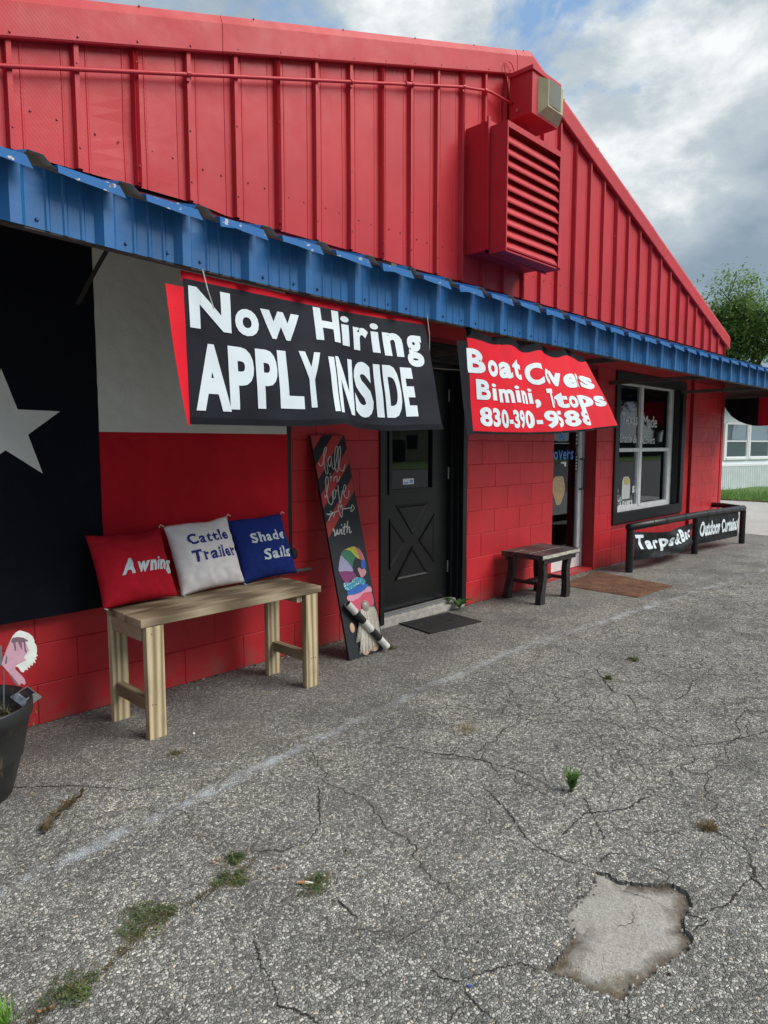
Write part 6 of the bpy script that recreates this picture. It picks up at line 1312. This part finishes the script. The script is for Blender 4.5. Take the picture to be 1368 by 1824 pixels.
# ------------------------------------------------------------------ weeds and bits on the asphalt
def weed(label, x, y, kind, size, seed, n=60, cat='weed', name='weed'):
    r = random.Random(seed); t = thing(name, label, cat, (x, y, 0)); mb = MB(); st = MB()
    if kind == 'flat':        # rosette spreading over the ground
        lobes = [(0, 0, .5)] + [(math.cos(q_) * r.uniform(.35, .8), math.sin(q_) * r.uniform(.3, .7), r.uniform(.22, .42)) for q_ in [r.uniform(0, 6.28) for _ in range(5)]]
        for lx, ly, lr in lobes:
            P_ = [Vector((0, 0, .003)), Vector((lx * size * .5, ly * size * .5, .006)), Vector((lx * size, ly * size, .004))]; st.tube(P_, .0012, 4, cap=False)
            for _ in range(int(n * lr * 4.2)):
                a_ = r.uniform(0, 6.28); q_ = math.sqrt(r.random()) * lr * size; p = Vector((lx * size + math.cos(a_) * q_, ly * size + math.sin(a_) * q_, .002 + abs(r.gauss(0, .006)))); d = Vector((r.uniform(-1, 1), r.uniform(-1, 1), r.uniform(.0, .9))); leafquad(mb, p, r.uniform(.005, .012), r.uniform(.003, .006), d, mi=r.choice((0, 0, 0, 0, 1)))
        obj('leaves', mb, ['weed_leaf', 'dry_weed'], t, local=True); obj('stems', st, 'dead_leaf', t, local=True)
        dg = MB()
        for _ in range(26):
            a_ = r.uniform(0, 6.28); p = Vector((r.uniform(-1, 1) * size * .9, r.uniform(-1, 1) * size * .5, .004)); d = Vector((math.cos(a_), math.sin(a_), r.uniform(0, .25))); leafquad(dg, p, r.uniform(.02, .07), .0018, d)
        tag(obj('dry_stalks', dg, 'dry_grass', t, local=True), kind='stuff')
    elif kind in ('straw', 'dry'):
        for _ in range(n * 3):
            a_ = r.uniform(0, 6.28); p = Vector((r.gauss(0, .3) * size, r.gauss(0, .22) * size, .003)); d = Vector((math.cos(a_), math.sin(a_), abs(r.gauss(.3, .3)))); leafquad(mb, p, r.uniform(.3, .9) * size, .0016 if kind == 'straw' else .004, d)
        obj('stalks', mb, 'dry_grass' if kind == 'straw' else 'dry_weed', t, local=True)
    elif kind == 'upright':
        for k in range(13):
            a_ = r.uniform(0, 6.28); top = Vector((math.cos(a_) * size * .3, math.sin(a_) * size * .3, size * r.uniform(.7, 1.1))); b_ = Vector((r.uniform(-.008, .008), r.uniform(-.008, .008), 0)); st.tube([b_, b_.lerp(top, .5) + Vector((0, 0, size * .06)), top], .0012, 4, cap=False)
            for j in range(16):
                tt = r.uniform(.15, 1); p = b_.lerp(top, tt); d = Vector((r.uniform(-1, 1), r.uniform(-1, 1), r.uniform(.3, 1.2))); leafquad(mb, p, size * r.uniform(.28, .46), size * .09, d)
        obj('leaves', mb, 'grass_green', t, local=True); obj('stems', st, 'weed_leaf', t, local=True)
    elif kind == 'tuft':
        for _ in range(n * 2):
            a_ = r.uniform(0, 6.28); d = Vector((math.cos(a_) * r.uniform(.2, 1), math.sin(a_) * r.uniform(.2, 1), r.uniform(.4, 1.2))); leafquad(mb, Vector((r.uniform(-1, 1) * size * .4, r.uniform(-1, 1) * size * .4, 0)), size * r.uniform(.6, 1.1), size * .07, d)
        obj('leaves', mb, 'bright_leaf', t, local=True)
    elif kind == 'broad':
        for k in range(6):
            a_ = [0.4, 2.2, 3.4, 4.6, 5.5, 1.4][k]; h0 = size * [.3, .55, .2, .35, .5, .4][k]; d = Vector((math.cos(a_), math.sin(a_), .9)).normalized(); P0 = Vector((0, 0, h0 * .3)); L_ = size * [.7, .85, .5, .6, .75, .5][k]
            side = d.cross(Vector((0, 0, 1))).normalized(); vs = []; fs = []
            for j in range(7):
                tt = j / 6; c0 = P0 + d * L_ * tt + Vector((0, 0, -.35 * L_ * tt * tt)); w0 = size * .15 * math.sin(math.pi * min(1, tt * .92 + .06)); vs += [c0 - side * w0 + Vector((0, 0, w0 * .3)), c0, c0 + side * w0 + Vector((0, 0, w0 * .3))]
                if j: o0 = 3 * j; fs += [(o0 - 3, o0 - 2, o0 + 1, o0), (o0 - 2, o0 - 1, o0 + 2, o0 + 1)]
            mb.add(vs, fs); st.tube([Vector((0, 0, 0)), P0], .0022, 5)
        obj('leaves', mb, 'door_weed_leaf', t, smooth=True, local=True); obj('stems', st, 'weed_leaf', t, local=True)
    return t
weed('bright green upright weed sprig growing alone from the asphalt', -2.294, -2.247, 'upright', .075, 1)
weed('brown dried weed clump near the right edge of the asphalt', -2.189, -2.738, 'dry', .05, 2, 50)
weed('pale straw tuft lying on the asphalt beyond the sprig', -2.10, -1.58, 'straw', .09, 3, 45)
weed('largest green creeping weed in the foreground cracks', -3.86, -1.752, 'flat', .12, 4, 110)
weed('dark creeping weed with dry stalks at the lower left', -4.10, -1.80, 'flat', .095, 5, 90)
weed('small creeping weed beside an orange dead leaf', -3.565, -1.735, 'flat', .065, 6, 70)
weed('sparse creeping weed beside the cigarette butt', -3.385, -1.955, 'flat', .075, 7, 45)
weed('tiny creeping weed farthest up the foreground crack', -3.50, -1.66, 'flat', .045, 8, 50)
weed('very bright green tuft at the bottom left corner', -4.262, -1.80, 'tuft', .055, 9, 60)
weed('leafy broad weed growing at the right foot of the black door', -.16, -.045, 'broad', .22, 10)
weed('small weed beside the foot of the leaning board', -1.38, -.40, 'flat', .05, 13, 30)
weed('moss green patch beside the orange stain', -.48, -1.70, 'flat', .05, 14, 50)
weed('little green sprout in the hairline crack left of the orange stain', -.93, -1.745, 'flat', .03, 15, 60)
weed('scrappy weed under the bench', -3.20, -.80, 'flat', .06, 16, 14)
r = random.Random(17); t_ = thing('dead_plant', 'dark withered plant stem curled on the asphalt by the barrel', 'dead plant', (-3.78, -.93, 0)); q = MB(); s2 = MB(); P_ = [Vector((-.10, -.10, .006)), Vector((-.06, -.05, .012)), Vector((0, 0, .015)), Vector((.05, .03, .014)), Vector((.11, .07, .012))]; s2.tube(P_, [.007, .006, .006, .004, .003], 6)
for _ in range(70): 
    k = r.randrange(4); p = P_[k].lerp(P_[k + 1], r.random()); leafquad(q, p, r.uniform(.015, .035), r.uniform(.012, .022), Vector((r.uniform(-1, 1), r.uniform(-1, 1), r.uniform(0, .8))))
obj('leaves', q, 'dead_leaf', t_, local=True); obj('stem', s2, 'bark', t_, local=True)
def bit(name, label, cat, x, y, mb, mat): return tag(obj(name, mb, mat, at=(x, y, 0)), label, cat)
q = MB(); q.lathe([(.0005, .0), (.006, .002), (.007, .006), (.004, .011), (.0005, .012)], 8, (-3.055, -.66)); bit('pebble', 'single white pebble in front of the bench', 'pebble', -3.055, -.66, q, 'bone')
t_ = thing('cigarette_butt', 'crushed cigarette butt with orange filter in the foreground', 'cigarette butt', (-3.405, -1.925, 0)); q = MB(); q.tube([(-3.43, -1.905, .007), (-3.412, -1.925, .007)], .005, 8); obj('filter', q, 'cig_orange', t_); q = MB(); q.tube([(-3.412, -1.925, .007), (-3.397, -1.945, .006)], [.005, .004], 8); obj('paper', q, 'bone', t_)
q = MB(); q.lathe([(.0005, .004), (.0045, .004), (.005, .001)], 12, (-3.385, -2.55)); bit('bottle_cap', 'tiny blue cap fragment low on the asphalt', 'cap', -3.385, -2.55, q, 'cap_blue')
r = random.Random(41)
for i, (x, y, lab) in enumerate(((-3.545, -1.62, 'orange curled dead leaf beside the small creeping weed'), (-3.42, -1.80, 'brown dead leaf just right of the small creeping weed'), (-4.17, -1.845, 'orange leaf scrap near the bottom left tuft'))):
    q = MB(); 
    for _ in range(3): leafquad(q, Vector((x + r.uniform(-.01, .01), y + r.uniform(-.01, .01), .004)),   .016, .009, Vector((r.uniform(-1, 1), r.uniform(-1, 1), .3)))
    bit('dead_leaf', lab, 'leaf', x, y, q, 'cig_orange')
r = random.Random(71); sp = []
for pa, pb, k_ in (((-3.86, -1.752), (-4.03, -1.82), 90), ((-3.86, -1.752), (-3.62, -1.742), 80), ((-3.565, -1.735), (-3.40, -1.70), 40), ((-4.15, -1.84), (-4.25, -1.87), 60)):
    for _ in range(k_): t_k = r.random(); sp.append((pa[0] + (pb[0] - pa[0]) * t_k + r.gauss(0, .006), pa[1] + (pb[1] - pa[1]) * t_k + r.gauss(0, .006), .002))
o = blades('crack_litter', sp, 'dead_leaf', (.006, .022), .003, 2.2, 72, stuff=True); tag(o, 'brown dry litter caught in the foreground crack', 'litter')
t_ = thing('dry_twig', 'pale dry twig lying across the crack at the bottom edge', 'twig', (-3.78, -2.36, 0)); q = MB(); q.tube([(-3.86, -2.30, .006), (-3.80, -2.315, .010), (-3.765, -2.345, .006)], .0016, 5); q.tube([(-3.84, -2.37, .005), (-3.78, -2.345, .008), (-3.745, -2.30, .006)], .0014, 5); obj('stem', q, 'dry_grass', t_)
# crumbs of broken asphalt along the rim of the pothole
r = random.Random(51); q = MB()
for _ in range(110):
    k = r.randrange(len(HOLE)); p = Vector(HOLE[k]).lerp(Vector(HOLE[(k + 1) % len(HOLE)]), r.random()); c0 = Vector((cx_, cy_)); p = p.lerp(c0, abs(r.gauss(.05, .06))); s_ = r.uniform(.002, .007); q.add([(p.x + s_ * a_ * r.uniform(.6, 1.3), p.y + s_ * b_ * r.uniform(.6, 1.2), -.012 + s_ * c0_) for a_, b_, c0_ in ((1, 0, .2), (0, 1, .3), (-1, 0, .2), (0, -1, .3), (0, 0, 1.3))], [(0, 1, 4), (1, 2, 4), (2, 3, 4), (3, 0, 4)], r.choice((0, 0, 1)))
tag(obj('pothole_crumbs', q, ['asphalt_edge', 'concrete_pale']), 'dark crumbs of broken asphalt inside the pothole', 'crumbs', kind='stuff')
sp = [(-3.16 + r.gauss(0, .025), -2.70 + r.gauss(0, .03)  , -.012) for _ in range(60)] + [(-3.10 + r.gauss(0, .03), -2.80 + r.gauss(0, .02)  , -.012) for _ in range(30)] + [(-2.625 + r.gauss(0, .012), -2.745 + r.gauss(0, .01)  , -.012) for _ in range(22)]
o = blades('dry_grass_wisps', sp, 'dry_grass', (.01, .03), .0018, 1.2, 8, stuff=True); tag(o, 'thin dry grass wisps on the rim of the pothole', 'dry grass')

# ------------------------------------------------------------------ white house past the corner
hd = Vector((math.sin(math.radians(103.8)), math.cos(math.radians(103.8)), 0)); hn = Vector((-hd.y, hd.x, 0)); hp = Vector((16.938, 3.290, 0))
hs = thing('white_house', 'pale clapboard house with blinds and corrugated skirting beyond the lawn', 'house', hp, rot=(0, 0, math.atan2(hd.y, hd.x)))
# local frame: x along the facade, y away from the viewer, z up
def hobj(name, mb, mat, par=None, **k): return obj(name, mb, mat, par or hs, local=True, **k)
q = MB(); HW = [(.20, 1.30), (1.47, 2.55), (5.2, 6.3)]
q.box((-4.5, .06, .0), (9.5, 7.0, 2.60)); hobj('wall', q, 'siding_white')
q = MB(); z = .80
while z < 2.50:
    segs = [(-4.5, 9.5)]
    if z + .085 > .93 and z < 2.02:
        segs = [(-4.5, .08), (2.67, 5.08), (6.42, 9.5)]
    for a_, b_ in segs: q.add([(a_, .058, z), (b_, .058, z), (b_, .045, z - .0), (a_, .045, z), (a_, .058, z + .085), (b_, .058, z + .085)], [(3, 2, 5, 4), (0, 1, 2, 3)])
    z += .085
tag(hobj('clapboard', q, 'siding_white'), kind='stuff')
for (a_, b_) in HW:
    t_ = MB(); t_.box((a_ - .12, .02, .93), (a_, .058, 2.02)); t_.box((b_, .02, .93), (b_ + (.085 if b_ < 1.4 else .12), .058, 2.02)); t_.box((a_, .02, 1.98), (b_, .058, 2.06)); t_.box((a_, .0, .93), (b_, .058, .99)); wf = hobj('window', t_, 'white_vinyl')
    t_ = MB(); t_.box((a_, .035, 1.465), (b_, .057, 1.505)); t_.box((a_, .036, .99), (a_ + .035, .057, 1.465)); t_.box((b_ - .035, .036, .99), (b_, .057, 1.465)); t_.box((a_ + .035, .036, .99), (b_ - .035, .057, 1.025)); t_.box((a_, .037, 1.505), (a_ + .03, .057, 1.98)); t_.box((b_ - .03, .037, 1.505), (b_, .057, 1.98)); o = hobj('sash', t_, 'white_vinyl', wf)
    t_ = MB(); t_.box((a_ + .03, .048, 1.0), (b_ - .03, .053, 1.98)); hobj('pane', t_, 'house_glass', wf)
    t_ = MB(); t_.box((a_ + .01, .0545, 1.0), (b_ - .01, .0595, 1.98)); hobj('blind', t_, 'house_blind', wf)
q = MB(); n = 280
def SK(u, v): x = -4.5 + 14 * u; return (x, -.02 - .05 * (1 - v) + .010 * math.sin(x * 2 * math.pi / .10), .0 + .735 * v)
q.grid(SK, n * 3, 1); tag(hobj('skirting', q, 'skirt_metal'), kind='stuff')
q = MB(); q.box((-4.5, -.03, .735), (9.5, .06, .80)); hobj('skirt_cap', q, 'white_vinyl')
q = MB(); q.box((-4.9, -.35, 2.60), (9.9, .10, 2.70)); hobj('fascia', q, 'white_vinyl')
q = MB(); q.add([(-5, -.5, 2.702), (10, -.5, 2.702), (10, 7.5, 2.702), (-5, 7.5, 2.702), (-3, 3.5, 3.45), (8, 3.5, 3.45)], [(0, 1, 5, 4), (2, 3, 4, 5), (1, 2, 5), (3, 0, 4), (3, 2, 1, 0)]); hobj('roof', q, 'roof_shingle')

# ------------------------------------------------------------------ trees
def tree(label, x, y, h, spread, seed, n_leaf, leafmat='tree_leaf', lf=.16, base=.30, group=None, name='tree', clump=.55, trunk_r=.22, gap=.25):
    r = random.Random(seed); t = thing(name, label, 'tree', (x, y, 0), group); tk = MB(); tips = []
    def grow(p, d, L_, rad, dep):
        P_ = [p]; d = d.normalized()
        for j in range(4):
            d = (d + Vector((r.uniform(-.22, .22), r.uniform(-.22, .22), r.uniform(-.06, .16)))).normalized(); P_.append(P_[-1] + d * L_ / 4)
        tk.tube(P_, [rad, rad * .88, rad * .76, rad * .66, rad * .55], 7 if dep < 2 else 4, cap=False)
        if dep >= 4: tips.append(P_[-1]); return
        if dep >= 2: tips.append(P_[2]); 
        if dep >= 3: tips.append(P_[-1])
        for _ in range(r.choice((2, 3, 3)) if dep else 5):
            a_ = r.uniform(0, 6.28); el = r.uniform(.1, .9) if dep else r.uniform(.25, 1.1); nd = (d * .7 + Vector((math.cos(a_) * spread, math.sin(a_) * spread, el))).normalized(); grow(P_[r.choice((2, 3, 4))] if dep else P_[r.choice((3, 4, 4))], nd, L_ * r.uniform(.6, .85), rad * .52, dep + 1)
    grow(Vector((0, 0, -.1)), Vector((.05, .02, 1)), h * base, trunk_r, 0)
    zt = max(p.z for p in tips); k = h / zt
    for i, v in enumerate(tk.v): tk.v[i] = (v[0] * k, v[1] * k, v[2] * k)
    tips = [p * k for p in tips]; lv = MB(); per = max(4, n_leaf // len(tips))
    for p in tips:
        if r.random() < gap * .4: continue
        cs = r.uniform(.5, 1.2) * clump
        for _ in range(int(per * r.uniform(.5, 1.6))):
            o_ = Vector((r.gauss(0, 1), r.gauss(0, 1), r.gauss(0, .6))) * cs * .5; leafquad(lv, p + o_, lf * r.uniform(.6, 1.2), lf * .42, Vector((r.uniform(-1, 1), r.uniform(-1, 1), r.uniform(-.7, .5))))
    obj('trunk', tk, 'bark', t, local=True, smooth=True); obj('crown', lv, leafmat, t, local=True)
    return t
tree('leafy green pecan like tree rising behind the white house', 34.6, 8.5, 9.5, .85, 12, 26000, lf=.25, clump=1.0, trunk_r=.30)
tree('darker tree farther back behind the white house roof', 45, 16, 9.0, .8, 5, 9000, lf=.32, clump=1.3, trunk_r=.3)
tree('low tree standing past the white house on the street side', 47, 2.0, 8.0, .8, 9, 9000, lf=.32, clump=1.3, trunk_r=.3)
# across the street: what the glass reflects
r = random.Random(77)
kinds = ['tall dark tree with a wide crown', 'narrow dark tree', 'broad shade tree', 'tall leafy tree with a ragged top']
for i, x in enumerate(range(-18, 230, 12)):
    tree('dark shade tree standing in the back row across the street', x, -50 - 3 * (i % 2), 13 + (i % 3), .9, 90 + i, 2200, 'hedge_leaf', .8, group='trees in the back row across the street', clump=2.6, trunk_r=.3, base=.16)
row = [(-22, -36, 11), (-12, -38, 12), (-3, -36, 10), (6, -38, 12), (15, -36, 11), (24, -39, 13), (33, -37, 9), (42, -40, 12), (51, -37, 11), (60, -39, 13), (70, -36, 11), (80, -38, 12), (92, -36, 11), (103, -38, 12), (114, -37, 11), (126, -39, 13)]
for i, (x, y, h) in enumerate(row):
    tree('dark shade tree standing in the row across the street', x, y, h, .9, 60 + i, 3200, 'hedge_leaf', .6, group='trees across the street', clump=2.2, trunk_r=.3, base=.2)
q = MB(); q.box((-40, -31.2, 0), (34, -31.0, 1.7)); q.box((41, -31.2, 0), (110, -31.0, 1.7)); tag(obj('fence', q, 'room_dark', at=(20, -31, 0)), 'dark board fence along the far side of the street', 'fence')
hs2 = thing('beige_house', 'low beige house across the street', 'house', (37.5, -33, 0)); q = MB(); q.box((34.5, -36, 0), (40.5, -32, 2.7)); obj('wall', q, 'beige_wall', hs2)
q = MB(); q.add([(34, -36.5, 2.7), (41, -36.5, 2.7), (41, -31.5, 2.7), (34, -31.5, 2.7), (35, -34, 3.7), (40, -34, 3.7)], [(0, 1, 5, 4), (2, 3, 4, 5), (1, 2, 5), (3, 0, 4), (3, 2, 1, 0)]); obj('roof', q, 'roof_shingle', hs2)
for x in (35.3, 38): q = MB(); q.box((x, -31.99, 1.0), (x + 1.2, -31.94, 2.1)); obj('window', q, 'room_dark', hs2)
